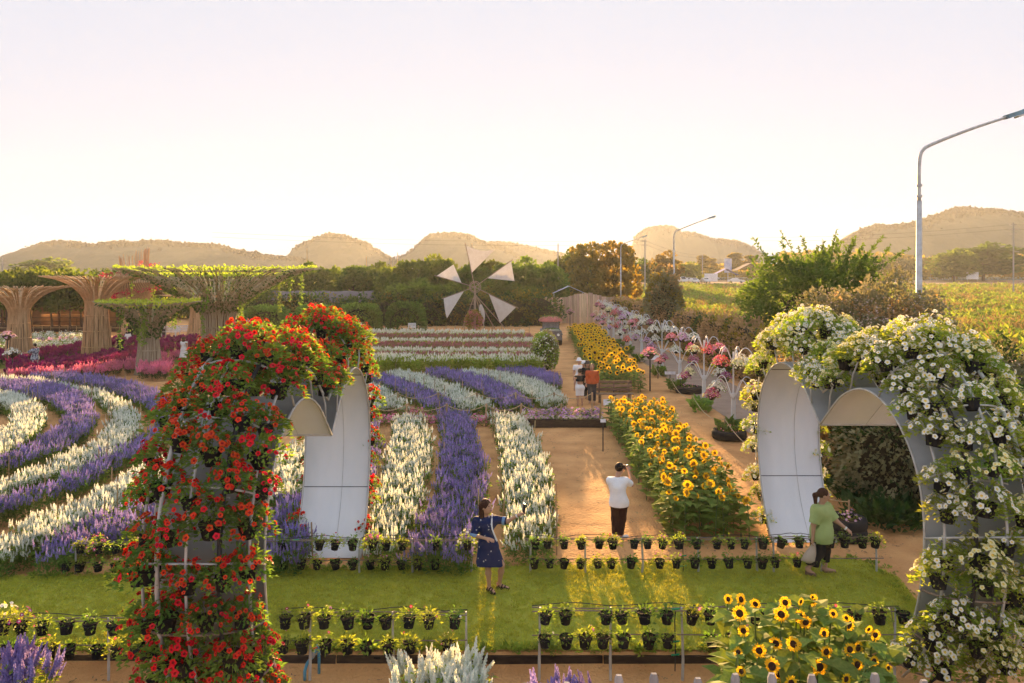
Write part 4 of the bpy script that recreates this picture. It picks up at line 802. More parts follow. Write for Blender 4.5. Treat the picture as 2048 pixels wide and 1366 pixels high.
# ------------------------------------------------------------------ bamboo trees
def flare(h, r0, r1, R_, zw=.5, pw=2.6):               # (radius, z) profile of a flared trunk
    zs = np.linspace(0, 1, 22); out = []
    for z in zs:
        r = lerp(r0, r1, min(1, z/zw)**.7) if z < zw else r1+(R_-r1)*((z-zw)/(1-zw))**pw
        out.append((r, z))
    # turn the rim over so that it ends nearly flat
    P = np.array([(r, h*(z if z < .8 else .8+.2*(1-(1-(z-.8)/.2)**1.35))) for r, z in out]); return P
def bamboo_tree(label, x, y, h, r0, r1, R_, seed_, m, vine=0, zw=.5, npole=110, rim=.12, hang=0, pw=2.6):
    g = rng(seed_); root = thing('bamboo_tree', label, 'sculpture', (x, y, 0)); prof = flare(h, r0, r1, R_, zw, pw)
    mb = MB()
    for k in range(npole):
        a = k/npole*2*PI+g.normal()*.02; end = 22 if k % 2 == 0 else int(g.integers(15, 22)); pr = prof[:end]*np.array([1+g.normal()*.03, 1]); tw = np.linspace(0, g.normal()*.12, end)
        pts = np.stack([pr[:, 0]*np.cos(a+tw), pr[:, 0]*np.sin(a+tw), pr[:, 1]], 1)
        if end == 22: pts = np.concatenate([pts, pts[-1:]+(pts[-1:]-pts[-2:-1])*g.uniform(.05, .45)])
        mb.tube(pts, .028*g.uniform(.7, 1.3), 4, cap=False)
    for k in range(npole):                       # outer poles of the flare
        a = (k+.5)/npole*2*PI; i0 = int(g.integers(10, 14)); pr = prof[i0:]; tw = np.linspace(0, g.normal()*.2, len(pr)); pts = np.stack([pr[:, 0]*1.01*np.cos(a+tw), pr[:, 0]*1.01*np.sin(a+tw), pr[:, 1]], 1); mb.tube(pts, .022, 4, cap=False)
    mb.build('bamboo_poles', m, root)['kind'] = 'stuff'
    c = MB().lathe([(p[0]*.9, p[1]) for p in prof[:14]], 20); c.build('core', mat('bamboo_core', (.2,.12,.06), rough=1), root)
    for i in (3, 7, 11, 15, 18, 20):
        t = np.arange(33)/32*2*PI; r, z = prof[i]; r *= 1.03; MB().tube(np.stack([r*np.cos(t), r*np.sin(t), np.full(33, z)], 1), .03, 4, cap=False).build('hoop', m, root)
    if vine:
        mb = MB(); n = vine; a = g.uniform(0, 2*PI, n); rr = R_*np.sqrt(g.uniform(.0, 1.05, n)); z = np.interp(rr, prof[14:, 0], prof[14:, 1], left=prof[16][1])+g.uniform(-.04, .28, n)*h*.09
        z = np.maximum(z, h*.93); leafmesh(mb, g, np.stack([rr*np.cos(a), rr*np.sin(a), z], 1), rdir(g, n)+np.array([0,0,.8]), .17, tm=LEAF_W, upj=1.); mb.build('vine_canopy', leaf_y, root)
        mb = MB(); n = vine//2; a = g.uniform(0, 2*PI, n); t = g.uniform(11, 21, n); r = np.interp(t, np.arange(22), prof[:, 0]); z = np.interp(t, np.arange(22), prof[:, 1])
        leafmesh(mb, g, np.stack([r*1.04*np.cos(a), r*1.04*np.sin(a), z-.05], 1), np.stack([np.cos(a), np.sin(a), -g.random(n)*1.5], 1), .15, tm=LEAF_W, upj=1.); mb.build('climbing_vine', leaf_d, root)
        for k in range(hang):
            a = g.uniform(0, 2*PI); r = R_*g.uniform(.3, .9); Ln = h*g.uniform(.2, .55); z0 = np.interp(r, prof[14:, 0], prof[14:, 1]); n = int(Ln*34); zz = z0-g.random(n)*Ln
            mb = MB(); leafmesh(mb, g, np.stack([r*math.cos(a)+g.normal(size=n)*.07, r*math.sin(a)+g.normal(size=n)*.07, zz], 1), rdir(g, n)+np.array([0,0,-.5]), .15, tm=LEAF_W, upj=1.); mb.tube([(r*math.cos(a), r*math.sin(a), z0), (r*math.cos(a), r*math.sin(a), z0-Ln)], .012, 3); mb.build('hanging_vine', leaf, root)
    return root
def bt(px, base_row, top_row, r0p, r1p, Rp, **k):
    x, y, _ = at(px, base_row); s_ = F/y; return dict(x=x, y=y, h=CAM_H-(top_row-HOR)/s_, r0=r0p/s_, r1=r1p/s_, R_=Rp/s_, **k)
bamboo_tree('low grey bamboo tree with a leafy vine roof on a woven trunk', **bt(298, 748, 604, 26, 17, 92), seed_=601, m=bamboo_g, vine=1700, hang=9, zw=.55, pw=2.0, npole=90)
bamboo_tree('largest bamboo tree with a wide vine covered roof', **bt(437, 712, 538, 32, 30, 185), seed_=602, m=bamboo_g, vine=4600, hang=14, pw=1.9, zw=.42, npole=150)
bamboo_tree('tan bamboo tree with a tall slim trunk and bare flared crown', **bt(193, 716, 553, 28, 20, 92), seed_=603, m=bamboo, zw=.62)
bamboo_tree('tan bamboo tree at the picture edge with a bare flared crown', **bt(38, 726, 574, 26, 17, 88), seed_=604, m=bamboo, zw=.62)
bamboo_tree('small tan bamboo tree farthest back beside the white benches', **bt(391, 676, 590, 18, 9, 60), seed_=605, m=bamboo, zw=.6, npole=70)
# tower of bamboo with a spiral of red flowers
tx, ty, _ = at(268, 676); ts = F/ty
tower = thing('bamboo_tower', 'flared bamboo tower wound with a spiral of red flowers', 'sculpture', (tx, ty, 0)); g = rng(606); mb = MB()
tp_ = [(1.0,0),(.85,1.6),(.75,2.6),(1.5,3.8),(2.0,4.6),(1.4,5.2),(1.0,5.9)]
for k in range(90):
    a = k/90*2*PI; mb.tube([(r*math.cos(a+i*.12), r*math.sin(a+i*.12), z) for i, (r, z) in enumerate(tp_)], .03, 4, cap=False)
for k in range(70):
    a = g.uniform(0, 2*PI); r = 1.0+g.normal()*.04; h2 = 6.8+.4*math.cos(a-.4)+g.uniform(0,.4); mb.tube([(r*math.cos(a), r*math.sin(a), 5.8), (r*1.1*math.cos(a), r*1.1*math.sin(a), h2)], .016, 4, cap=False)
mb.build('bamboo_poles', bamboo, tower)['kind'] = 'stuff'
MB().lathe([(.9,0),(.75,1.6),(.66,2.6),(1.35,3.8),(1.8,4.6),(1.2,5.2),(.8,5.9)], 16).build('core', MATS['bamboo_core'], tower)
mb = MB(); n = 900; t = g.random(n); a = t*4.5*PI+.3; z = 2.6+3.6*t; r = np.interp(z, [2.6,3.8,4.6,5.2,5.9,6.4], [1.1,1.8,2.4,2.2,1.6,1.5])+g.normal(size=n)*.15
leafmesh(mb, g, np.stack([r*np.cos(a), r*np.sin(a), z+g.normal(size=n)*.12], 1), rdir(g, n)+np.array([0,0,.8]), .2, upj=1.); mb.build('flower_spiral', mat('spiral_red', (.5,.03,.06), rand=.2, trans=.4), tower)
# ------------------------------------------------------------------ windmill
wx, wy, _ = at(950, 658); hubz = 4.05
wm = thing('windmill', 'wooden windmill with white triangular cloth sails', 'windmill', (wx, wy-.2, 0)); wwood = mat('mill_wood', (.34,.26,.2), rough=.8); sail_m = mat('sail_cloth', (.82,.8,.77), (.74,.71,.67), scale=3, rough=.9, trans=.3)
MB().tube([(0,0,-.1),(0,0,hubz)], [.13,.1], 8).build('mast', wwood, wm)
for p in ((1.9,1.2),(-1.3,1.4),(.9,1.6),(2.9,1.8)): MB().tube([(p[0],p[1],-.05),(0,.1,hubz-.7)], .05, 5).build('brace', wwood, wm)
MB().tube([(0,-.35,hubz),(0,.5,hubz)], .09, 8).build('axle', wwood, wm)
for yy, r in ((-.25,.42),(.35,.55)):
    t = np.arange(25)/24*2*PI; MB().tube(np.stack([r*np.cos(t), np.full(25,yy), hubz+r*np.sin(t)], 1), .035, 6, cap=False).build('wheel_rim', wwood, wm)
for k in range(5): MB().box((-.28, .0, .9+k*.5), (.5,.05,.05)).build('rung', wwood, wm)
tips = [(-18,-83,40,-75),(72,-52,79,-12),(82,40,50,72),(-62,22,-55,62),(-76,-22,-43,-45)]; s_w = F/wy
for i, (ax, ay, bx_, by) in enumerate(tips):
    A = np.array([ax/s_w, -.25, hubz-ay/s_w]); B = np.array([bx_/s_w, -.45 if i % 2 else .15, hubz-by/s_w]); c = np.array([0,-.25,hubz]); sp_ = A if i in (0, 1, 4) else (B if i == 3 else A)
    MB().tube([c, lerp(c, A, 1.06)], .04, 5).build('spar', wwood, wm)
    I = lerp(c, A, .34); n = 12; V = []; Q = []; T = []
    u = np.linspace(0, 1, n)
    for j, t in enumerate(u):                  # rows from the inner corner to the outer edge, with sag
        for k, s_ in enumerate(u):
            p = lerp(lerp(I, A, t), lerp(I, B, t), s_); sag = (.28 if i in (0, 3) else .1)*math.sin(PI*s_)*t; p = p+np.array([0, -.35*sag, -sag]) if i in (0, 3) else p+np.array([0, -.5*sag, 0]); p = p+np.array([0, .02*math.sin(9*s_+i)*t, 0]); V.append(p)
    V = np.array(V); ii = (np.arange(n-1)[:, None]*n+np.arange(n-1)[None]).ravel(); Q = np.stack([ii, ii+1, ii+n+1, ii+n], 1); V2 = V+np.array([0,.012,0])
    MB().add(np.concatenate([V, V2]), np.concatenate([Q, Q[:, ::-1]+n*n])).build('sail', sail_m, wm, smooth=True)
A = np.array([10/s_w, -.3, hubz-36/s_w]); n = 8; V = []
for t in np.linspace(0, 1, n):
    for s_ in np.linspace(-.5, .5, 5): V.append((.55+.3*t+s_*.7*math.sin(PI*min(1, t+.12))*(.8 if t < .95 else .6), .3-.05*math.sin(6*s_), 2.35-2.2*t))
V = np.array(V); ii = (np.arange(n-1)[:, None]*5+np.arange(4)[None]).ravel(); Q = np.stack([ii, ii+1, ii+6, ii+5], 1); MB().add(np.concatenate([V, V+np.array([0,.012,0])]), np.concatenate([Q, Q[:, ::-1]+len(V)])).build('sail', sail_m, wm, smooth=True)
leaf_body('rust_bush', 'rust red flowering bush at the foot of the windmill', 'shrub', (wx-.05, wy-.9, 0), ell(.75, .7, .95, .85, .2), 1500, .16, [leaf_rust, leaf_olive, p_maroon], 99)
# ------------------------------------------------------------------ fences, arbors, net house, pavilion
fence = thing('board_fence', 'tall fence of upright bamboo coloured boards at the end of the garden', 'fence', (0, 80.5, 0)); g = rng(610); x = (1090-1024)*80.5/F; brd = mat('fence_board', (.66,.48,.34), (.5,.35,.24), scale=2.5, rough=.85, stretch=(6,6,.5), rand=.3)
MB().box((7.7, .1, 2.2), (8.4,.06,.1)).build('rail', wood, fence); MB().box((7.7, .1, .7), (8.4,.06,.1)).build('rail', wood, fence)
while x < 11.9:
    w = g.uniform(.18, .3); hh = 3.0+.25*math.sin(x)+g.uniform(-.08,.08); MB().box((x+w/2, g.uniform(-.02,.02), hh/2), (w-.02,.035,hh), ry=g.normal()*.006).build('board', brd, fence); x += w
tent_m = mat('blue_tarp', (.66,.72,.85), rough=.6, trans=.2); cloth_w = mat('tarp_white', (.75,.76,.8), rough=.6, trans=.2)
def gable(name, label, cat, loc, w, d, h, rise, m, rz=0):
    t = thing(name, label, cat, loc, rz)
    for sg in (-1, 1):
        V = [[0,-d/2,h+rise],[0,d/2,h+rise],[sg*w/2,d/2,h],[sg*w/2,-d/2,h]]; V = np.array(V+[[a,b,c+.03] for a,b,c in V]); MB().add(V, [[0,1,2,3],[7,6,5,4],[0,4,5,1],[1,5,6,2],[2,6,7,3],[3,7,4,0]]).build('roof_sheet', m, t)
        for dd in (-d/2+.1, d/2-.1): MB().tube([(sg*(w/2-.1),dd,0),(sg*(w/2-.1),dd,h+.02)], .05, 6).build('post', steel, t)
    return t
gable('tent', 'pale blue tarpaulin tent roof showing above the board fence', 'tent', (*atD(1137, 590, 84)[:2], 0), 3.6, 3, 3.15, .8, tent_m)
gable('tent', 'small blue tent beside the sign pole at the far road', 'tent', (*atD(1450, 555, 240)[:2], float(gz(240))), 8, 4, 2.2, 2, mat('tent_blue', (.14,.16,.5), rough=.7))
gable('tent', 'small blue and white tent by the far road below the hill', 'tent', (*atD(1892, 545, 262)[:2], float(gz(262))), 9, 4, 2.0, 2, MATS['tent_blue'])
gable('shed', 'dark roofed shed beside the big shrub', 'shed', (*atD(1498, 550, 255)[:2], float(gz(255))), 10, 6, 3.5, 2.5, mat('shed_roof', (.14,.11,.12), rough=.8))
# net house with a barrel roof
nx0, nx1, ny = (578-1024)*88/F, (760-1024)*88/F, 88; nh = thing('net_house', 'long net house with a grey barrel roof among the trees', 'greenhouse', (0, ny, 0)); net = mat('shade_net', (.19,.17,.18), (.13,.12,.12), scale=.8, rough=.8, stretch=(2,1,1))
th = np.linspace(0, PI, 15); xs = np.linspace(nx0-2, nx1, 26); X, TH = np.meshgrid(xs, th); r = 1.75; Y = -r*np.cos(TH); Z = 1.6+r*.95*np.sin(TH)+.06*np.sin(X*2.2)+.03
mbn = grid_mesh(X, Y, Z); mbn.build('net_roof', net, nh, smooth=True)
for k in range(7): x = lerp(nx0-1.9, nx1-.1, k/6); MB().tube([(x, -r*math.cos(t), 1.55+r*.95*math.sin(t)) for t in th], .04, 5).build('hoop', steel, nh); MB().tube([(x,-r+.02,0),(x,-r+.02,1.7)], .05, 5).build('post', steel, nh)
# vine arbors
def arbor(label, px, row, top, half):
    x, y, _ = at(px, row); s_ = F/y; w = half/s_; h = CAM_H-(top-HOR)/s_; d = 2.4
    def fn(g, n):
        th = g.uniform(0, PI, n); yy = g.uniform(-d/2, d/2, n); r = g.uniform(.82, 1.06, n); x_ = np.sign(np.cos(th))*np.abs(np.cos(th))**.6*w*r; z = h*np.sin(th)**.55*r
        z = np.where(g.random(n) < .35, z*g.random(n), z); return np.stack([x_, yy, np.maximum(.05, z)], 1), np.stack([np.cos(th), yy*0, np.sin(th)], 1)
    r_ = leaf_body('vine_arbor', label, 'arbor', (x, y, 0), fn, 3600, .2, [leaf, leaf_tree, leaf], int(px), group='round vine arbors')
    for yy in (-1, 0, 1): MB().tube([(w*.8*math.cos(t), yy, h*.8*math.sin(t)**.7) for t in np.linspace(0.02, PI-.02, 11)], .03, 5).build('hoop', MATS['bush_core'], r_)
arbor('round vine arbor partly behind the hanging vines', 535, 664, 614, 42); arbor('round vine arbor second from the vine covered bamboo tree', 632, 662, 612, 38); arbor('round vine arbor above the red arch with chairs before it', 719, 661, 610, 40); arbor('round vine arbor next to the windmill with a lit window', 812, 661, 608, 36)
for k, (px, row, sc_) in enumerate([(560,648,1.),(600,640,1.2),(690,640,1),(765,640,1.1),(850,645,1),(500,640,1.2),(900,650,1.2),(960,648,1.2),(1020,650,1.2),(1075,640,1.3)]):
    x, y, _ = at(px, 657+k % 3); y += 5
    leaf_body('garden_bush', 'dark leafy bush below the tree wall, %s from the left' % ordn([500,560,600,690,765,850,900,960,1020,1075].index(px)), 'shrub', (x, y, 0), ell(2.2*sc_, 1.6, 1.7*sc_, 1.3, .3), 1800, .26, [leaf_tree, leaf_d, leaf_olive], 700+k, core_ell(2.2*sc_, 1.6, 1.7*sc_, 1.3, .7), group='bushes under the tree wall')
# pavilion with lamps
pv_ = thing('pavilion', 'dark timber cafe pavilion with warm lamps under the trees', 'pavilion', (*at(85, 664)[:2], 0)); dkw = mat('dark_timber', (.12,.07,.04), (.07,.04,.022), scale=2, rough=.8); warmw = mat('warm_timber', (.2,.1,.045), (.13,.065,.03), scale=2, rough=.8); glow = mat('lamp_glow', (1,.72,.36), emit=14)
MB().box((0, 3.2, .25), (15, 6, .5)).build('deck', dkw, pv_)
for k in range(6): MB().box((-6.6+k*2.64, .4, 1.9), (.16,.16,2.9)).build('post', dkw, pv_)
for sg in (-1, 1):
    y0, y1 = (-.6, 3.2) if sg < 0 else (3.2, 7); z0, z1 = (3.2, 4.4) if sg < 0 else (4.4, 3.2); V = [[-8,y0,z0],[8,y0,z0],[8,y1,z1],[-8,y1,z1]]; V = np.array(V+[[a,b,c+.12] for a,b,c in V]); MB().add(V, [[3,2,1,0],[4,5,6,7],[0,1,5,4],[1,2,6,5],[2,3,7,6],[3,0,4,7]]).build('roof_slope', dkw, pv_)
MB().box((0, 5.8, 1.9), (14.6,.15,2.8)).build('back_wall', warmw, pv_); MB().box((1.5, 2.2, 1.0), (5.6,.7,1.0)).build('counter', warmw, pv_)
for z in (.95, 1.3): MB().box((0, .35, z), (13.6,.07,.08)).build('railing', dkw, pv_)
for k, (x, y, z) in enumerate([(-5.5,2,2.5),(-3,2.4,2.6),(-.6,1.6,2.4),(1.2,1.6,2.45),(3.1,1.5,2.65),(5.2,2.2,2.6)]):
    l_ = MB().lathe([(.02,.16),(.06,.14),(.2,0),(.18,0),(.04,.1)], 10).build('lamp_shade', dkw, pv_, loc=(x, y, z)); MB().lathe([(.001,-.05),(.07,-.03),(.08,.02),(.05,.07),(.001,.08)], 8).build('bulb', glow, l_)
    if k in (2, 4):
        pl = bpy.data.lights.new('lamp', 'POINT'); pl.energy = 30; pl.color = (1,.6,.25); pl.shadow_soft_size = .1; q = link('lamp_light', pl, l_, (0,0,-.12))
for k in range(5): t_ = thing('cafe_table', 'small wooden cafe table on the pavilion deck, %s from the left' % ordn(k), 'table', tuple(np.array(pv_.location)+np.array([-5+k*1.3+(k>2)*4, 1.2, .5])), 0, 'cafe tables'); MB().box((0,0,.72), (.8,.8,.05)).build('table_top', warmw, t_); [MB().box((a,b,.35), (.06,.06,.7)).build('leg', dkw, t_) for a in (-.3,.3) for b in (-.3,.3)]
gf = thing('cane_fence', 'low cane fence in front of the pavilion', 'fence', (0, at(85, 668)[1]-.8, 0))
for k in range(26): MB().tube([(-47+k*.75, 0, 0), (-47+k*.75, 0, .75)], .03, 5).build('post', stake_m, gf)
MB().tube([(-47.2,0,.6),(-28,0,.6)], .025, 5).build('rail', stake_m, gf)
# ------------------------------------------------------------------ rope fences
def rope_fence(label, pts, h=.72, sag=.16, group='rope fences', pr=.035):
    o = pts[0]; r = thing('rope_fence', label, 'fence', (o[0], o[1], 0), 0, group); P = [np.array(p)-np.array(o) for p in pts]
    for p in P: MB().tube([(p[0], p[1], -.05), (p[0]+.01, p[1], h)], pr, 7).build('post', stake_m, r)
    for a, b in zip(P[:-1], P[1:]):
        t = np.linspace(0, 1, 11)[:, None]; c = a+(b-a)*t; MB().tube(np.concatenate([c, h-.04-sag*4*t*(1-t)], 1), .014, 5).build('rope', rope_m, r)
rope_fence('rope fence on the near side of the walkway', [at(x, 852)[:2] for x in (735, 813, 893, 972, 1042, 1122, 1200)], h=.78, sag=.2)
rope_fence('rope fence on the far side of the walkway', [at(x, 822)[:2] for x in (720, 795, 876, 953, 1031, 1108, 1184)], h=.72, sag=.2)
rope_fence('rope fence along the path of white flower stands', [(7.0,15.6),(6.9,19.5),(6.95,24.5),(7.0,29),(7.2,34),(7.4,39),(7.5,45)], h=.6, sag=.3, pr=.02)
rope_fence('low fence of short stakes before the windmill', [(x, 65.6) for x in np.linspace(-9, 1.5, 14)], h=.8, sag=.12)
# canes standing in the salvia beds
g = rng(620); k = 0
for A, B in BEDS[:18]:
    for edge in (A, B):
        E = spline(edge, 40); L_ = np.linalg.norm(np.diff(E, axis=0), axis=1).sum()
        for _ in range(int(L_/2.6)):
            p = E[g.integers(0, 40)]
            if abs(p[0]) > p[1]*.75: continue
            s_ = MB().tube([(0,0,-.05),(g.normal()*.02,g.normal()*.02,.75*g.uniform(.8,1.25))], .014, 4).build('garden_cane', stake_m, loc=(p[0]+g.normal()*.05, p[1]+g.normal()*.05, 0)); tag(s_, 'thin garden cane stuck upright at the edge of a salvia bed', 'cane', 'canes in the salvia beds')
# ------------------------------------------------------------------ white flower stands with hanging baskets
BASK = MB().lathe([(.001,0),(.09,0),(.2,.17),(.22,.17),(.22,.2),(.19,.2),(.001,.17)], 14, ms=[0,0,0,0,0,1]).mesh('basket', [bask_m, soil_m])
bcol = [('pink', p_pink), ('magenta', p_mag), ('white', p_cream), ('coral red', p_coral), ('pale yellow', p_paleyel), ('lilac', p_lilac), ('purple', p_purple)]
bsets = [[plant_meshes(400+10*i+v, m_, throat_wht, leaf_y if i % 2 else leaf, w=.36, h=.27, z0=.17, nl=80, nb=95, fr=.048, lsz=.08)[:2] for v in range(2)] for i, (_, m_) in enumerate(bcol)]
def hook(a, r, z0, zt, ze, n=12):               # arm from the post that rises, arches over and hangs down
    t = np.linspace(0, 1, n); rr = r*t**.8; z = np.where(t < .55, z0+(zt-z0)*np.sin(t/.55*PI/2), zt-(zt-ze)*((t-.55)/.45)**2); return np.stack([rr*math.cos(a), rr*math.sin(a), z], 1)
stand_xy = [(7.35,24.9),(7.5,29.3),(7.7,34.4),(7.9,39.5),(7.85,45.4),(7.95,50.2),(8.1,55.5),(8.2,60.5),(8.4,65.5),(8.5,71)]
words = ['nearest', 'second', 'third', 'fourth', 'fifth', 'sixth', 'seventh', 'eighth', 'ninth', 'farthest']
g = rng(640)
for i, (x, y) in enumerate(stand_xy):
    st = thing('flower_stand', 'white metal flower stand with arching arms, %s from the white arch' % words[i], 'flower stand', (x, y, 0), g.uniform(-.2,.2), 'white flower stands')
    for q in (-.06, .0, .06): MB().tube([(q,0,-.05),(q*.6,0,1.35)], .036, 6).build('foot_bar', white_metal, st)
    MB().tube([(0,0,1.2),(0,0,2.72)], .028, 8).build('post', white_metal, st)
    rz = st.rotation_euler[2]
    for lvl, (nA, r, z0, zt, ze) in enumerate([(5,.6,2.3,2.86,2.62),(4,.95,1.1,1.85,1.62)]):
        for k in range(nA):
            a = k*2*PI/nA+(.35 if lvl else .9)+g.uniform(-.15,.15); rr = r*g.uniform(.85,1.1); P = hook(a, rr, z0, zt, ze); MB().tube(P, .016, 5).build('arm', white_metal, st, smooth=True)
            if g.random() < .03: continue
            c = int(g.choice(7, p=[.24,.07,.34,.11,.13,.1,.01])); v = int(g.integers(0, 2)); e = P[-1]; a2 = a+rz
            b = thing('hanging_basket', 'basket of %s flowers, %s tier, %s side of the %s white stand' % (bcol[c][0], 'lower' if lvl else 'upper', ['right', 'back', 'left', 'front'][int(((math.degrees(a2)+45) % 360)//90)], words[i]), 'hanging basket', (x+rr*math.cos(a2), y+rr*math.sin(a2), e[2]-.42), g.uniform(0,6), 'baskets on the white stands'); sc = g.uniform(.68,.9); b.scale = (sc,)*3
            link('bowl', BASK, b); link('foliage', bsets[c][v][0], b); link('blossoms', bsets[c][v][1], b)['kind'] = 'stuff'
            h_ = MB()
            for q in range(3): h_.tube([(.2*math.cos(q*2.1), .2*math.sin(q*2.1), .19), (0,0,.5)], .005, 3, cap=False)
            h_.build('hanger', dark_pipe, b)
# leafy plants and tyre planters at the feet of the stands
for i, (x, y) in enumerate(stand_xy[:7]):
    gg = rng(660+i); mb = MB(); n = 60; a = gg.uniform(0,2*PI,n); r = .3*np.sqrt(gg.random(n)); leafmesh(mb, gg, np.stack([r*np.cos(a), r*np.sin(a), gg.uniform(0,.35,n)], 1), np.stack([np.cos(a), np.sin(a), gg.uniform(.5,1.6,n)], 1), .32, tm=LEAF_W)
    p = thing('leafy_plant', 'broad leaved green plant at the foot of the %s white stand' % words[i], 'plant', (x-.25, y-.5, 0), 0, 'plants at the stands'); mb.build('leaf_rosette', leaf, p)
def tyre(label, x, y, R_, n=1, fl=p_pink, sd=1):
    t = thing('tyre_planter', label, 'planter', (x, y, 0))
    for k in range(n):
        z = k*R_*.5; MB().lathe([(R_*.72,z),(R_*.95,z+.01),(R_,z+R_*.12),(R_,z+R_*.36),(R_*.95,z+R_*.48),(R_*.72,z+R_*.49),(R_*.66,z+R_*.4),(R_*.66,z+R_*.1),(R_*.72,z)], 24).build('tyre', rubber, t, smooth=True)
    MB().lathe([(.001,n*R_*.5-.06),(R_*.7,n*R_*.5-.08)], 20).build('soil', soil_m, t); gg = rng(sd); f, b, A, P = plant_meshes(680+sd, fl, throat_wht, leaf_y, w=R_*.8, h=.14, z0=n*R_*.5-.05, nl=60, nb=26, fr=.03); link('foliage', f, t); link('blossoms', b, t)['kind'] = 'stuff'
tyre('stacked tyre planter with lilac flowers beyond the woman in green', *at(1690, 1075)[:2], .42, 2, p_lilac, 1)
tyre('dark tyre planter with red flowers at the nearest white stand', 7.0, 24.2, .55, 1, p_coral, 2)
tyre('dark tyre planter at the third white stand', 7.9, 33.5, .6, 1, p_pink, 3)
# lollipop planters
def pole_planter(label, x, y, h, col, sd):
    t = thing('pole_planter', label, 'planter', (x, y, 0)); MB().tube([(0,0,-.05),(0,0,h)], .035, 7).build('pole', dark_pipe, t); MB().lathe([(.001,h),(.08,h),(.3,h+.25),(.33,h+.28),(.3,h+.28),(.001,h+.22)], 16).build('bowl', bask_m, t)
    f, b, A, P = plant_meshes(690+sd, col, throat_wht, leaf, w=.42, h=.25, z0=h+.22, nl=80, nb=70, fr=.045); link('foliage', f, t); link('blossoms', b, t)['kind'] = 'stuff'
pole_planter('dark bowl of pink flowers on a pole between sunflowers and white stands', *at(1300, 782)[:2], 1.45, p_pink, 1)
pole_planter('dark bowl of white flowers on a pole beside the man in plaid', *at(25, 752)[:2], .95, p_cream, 2); pole_planter('dull pink flower bowl on a pole by the left bamboo tree', *at(15, 738)[:2], 1.6, p_lilac, 3)
pole_planter('dry flower bowl on a pole in front of the board fence', *at(1140, 668)[:2], 1.7, p_maroon, 4)
# small white signs
sign_w = mat('sign_white', (.75,.75,.78), rough=.6)
for lab, px, row, w, h, z in (('small white plate on a black stake in the sand path', 1206, 902, .16, .1, .86), ('white sign board at the fourth white stand', 1316, 757, .75, .22, .95), ('white name card at the third white stand', 1361, 785, .35, .22, .6), ('white letter sign at the walkway end', 1217, 826, .4, .22, .3), ('small white sign lying among the stands', 1340, 772, .5, .14, .55)):
    t = thing('sign', lab, 'sign', (*at(px, row)[:2], 0)); MB().tube([(0,0,-.05),(0,0,z)], .018, 6).build('stake', dark_pipe, t); MB().box((0,-.02,z+h/2), (w,.02,h), rx=-.25).build('plate', sign_w, t)
bn = thing('bench', 'weathered wooden bench before the farther sunflower block', 'bench', (*at(1228, 806)[:2], 0))
for k in range(3): MB().box((0, -.1-.13*k, .42), (1.5,.11,.035)).build('seat_slat', wood, bn)
for k in range(3): MB().box((0, .06+.03*k, .55+.15*k), (1.5,.03,.12)).build('back_slat', wood, bn)
for x in (-.6,0,.6): MB().box((x,.09,.45), (.06,.05,.9)).build('leg', wood, bn); MB().box((x,-.38,.2), (.06,.05,.42)).build('leg', wood, bn)
# ------------------------------------------------------------------ street lamps, poles, wires
def street_lamp(label, x, y, ztop, arm, rise, sx=1):
    t = thing('street_lamp', label, 'street lamp', (x, y, 0), 0, 'street lamps behind the hedge'); c = ztop-.6
    MB().tube([(0,0,-.2),(0,0,c-1)], [.1,.07], 10).build('column', steel, t, smooth=True)
    P = spline([(0,0,c-1.05),(0,0,c),(.1,0,c+.42),(.45,0,c+.62),(arm*.6,0,c+.62+rise*.55),(arm,0,c+.62+rise)], 24); MB().tube(P, np.linspace(.055,.035,24), 8).build('arm', steel, t, smooth=True)
    for z in (c-.6, c-.9): MB().tube([(0,0,z),(0,0,z+.06)], .085, 8).build('collar', steel, t)
    e = P[-1]; MB().box((e[0]+.28, 0, e[2]+.1), (.62,.26,.12), ry=-.32).build('lamp_head', mat('lamp_blue', (.2,.32,.4), rough=.5), t); MB().box((e[0]+.42,0,e[2]+.05), (.3,.2,.05), ry=-.32).build('lens', mat('lamp_lens', (.8,.8,.75), rough=.3), t)
street_lamp('tall street lamp rising behind the flowering shrub', 11.4, 21, 8.95, 2.45, .72); street_lamp('street lamp standing by the shaggy olive bush', 13.6, 63, 9.0, 2.9, .95); street_lamp('farthest street lamp in front of the tall golden tree', 13.2, 91, 9.0, 2.6, .75)
def pole(label, px, row_t, D, r=.12, arms=0, row_b=None, cat='utility pole', name='utility_pole', m=None):
    x, y, z = atD(px, row_t, D); b = float(gz(D)); t = thing(name, label, cat, (x, y, b)); h = z-b
    MB().tube([(0,0,-.2),(0,0,h)], [r,r*.75], 7).build('shaft', m or wood_grey, t)
    for k in range(arms): MB().box((0,0,h-.5-k*.9), (1.8,.1,.1)).build('crossarm', m or wood_grey, t)
    return np.array([x, y, z])
a1 = pole('utility pole beside the hazy round tree', 1290, 478, 170, .16, 2); a2 = pole('utility pole among the far conifers', 1405, 508, 240, .16, 2); a3 = pole('utility pole beside the far sign', 1376+80, 515, 250, .14, 1); a4 = pole('utility pole with crossarms below the broad hill', 2027, 445, 150, .16, 3)
pole('bare tall pole in front of the golden trees', 1116, 487, 95, .09, cat='pole', name='pole'); pole('thin bamboo pole above the tree wall, left of the windmill', 795, 505, 100, .05, cat='pole', name='pole', m=bamboo); pole('slanting pole cluster above the tree wall', 733, 513, 100, .06, cat='pole', name='pole', m=bamboo); pole('thin pole standing above the net house', 614, 497, 102, .05, cat='pole', name='pole', m=bamboo); pole('thin pole rising behind the windmill top', 944, 486, 100, .05, cat='pole', name='pole', m=bamboo); pole('utility pole at the picture edge over the low ridge', 5, 515, 190, .18, 2)
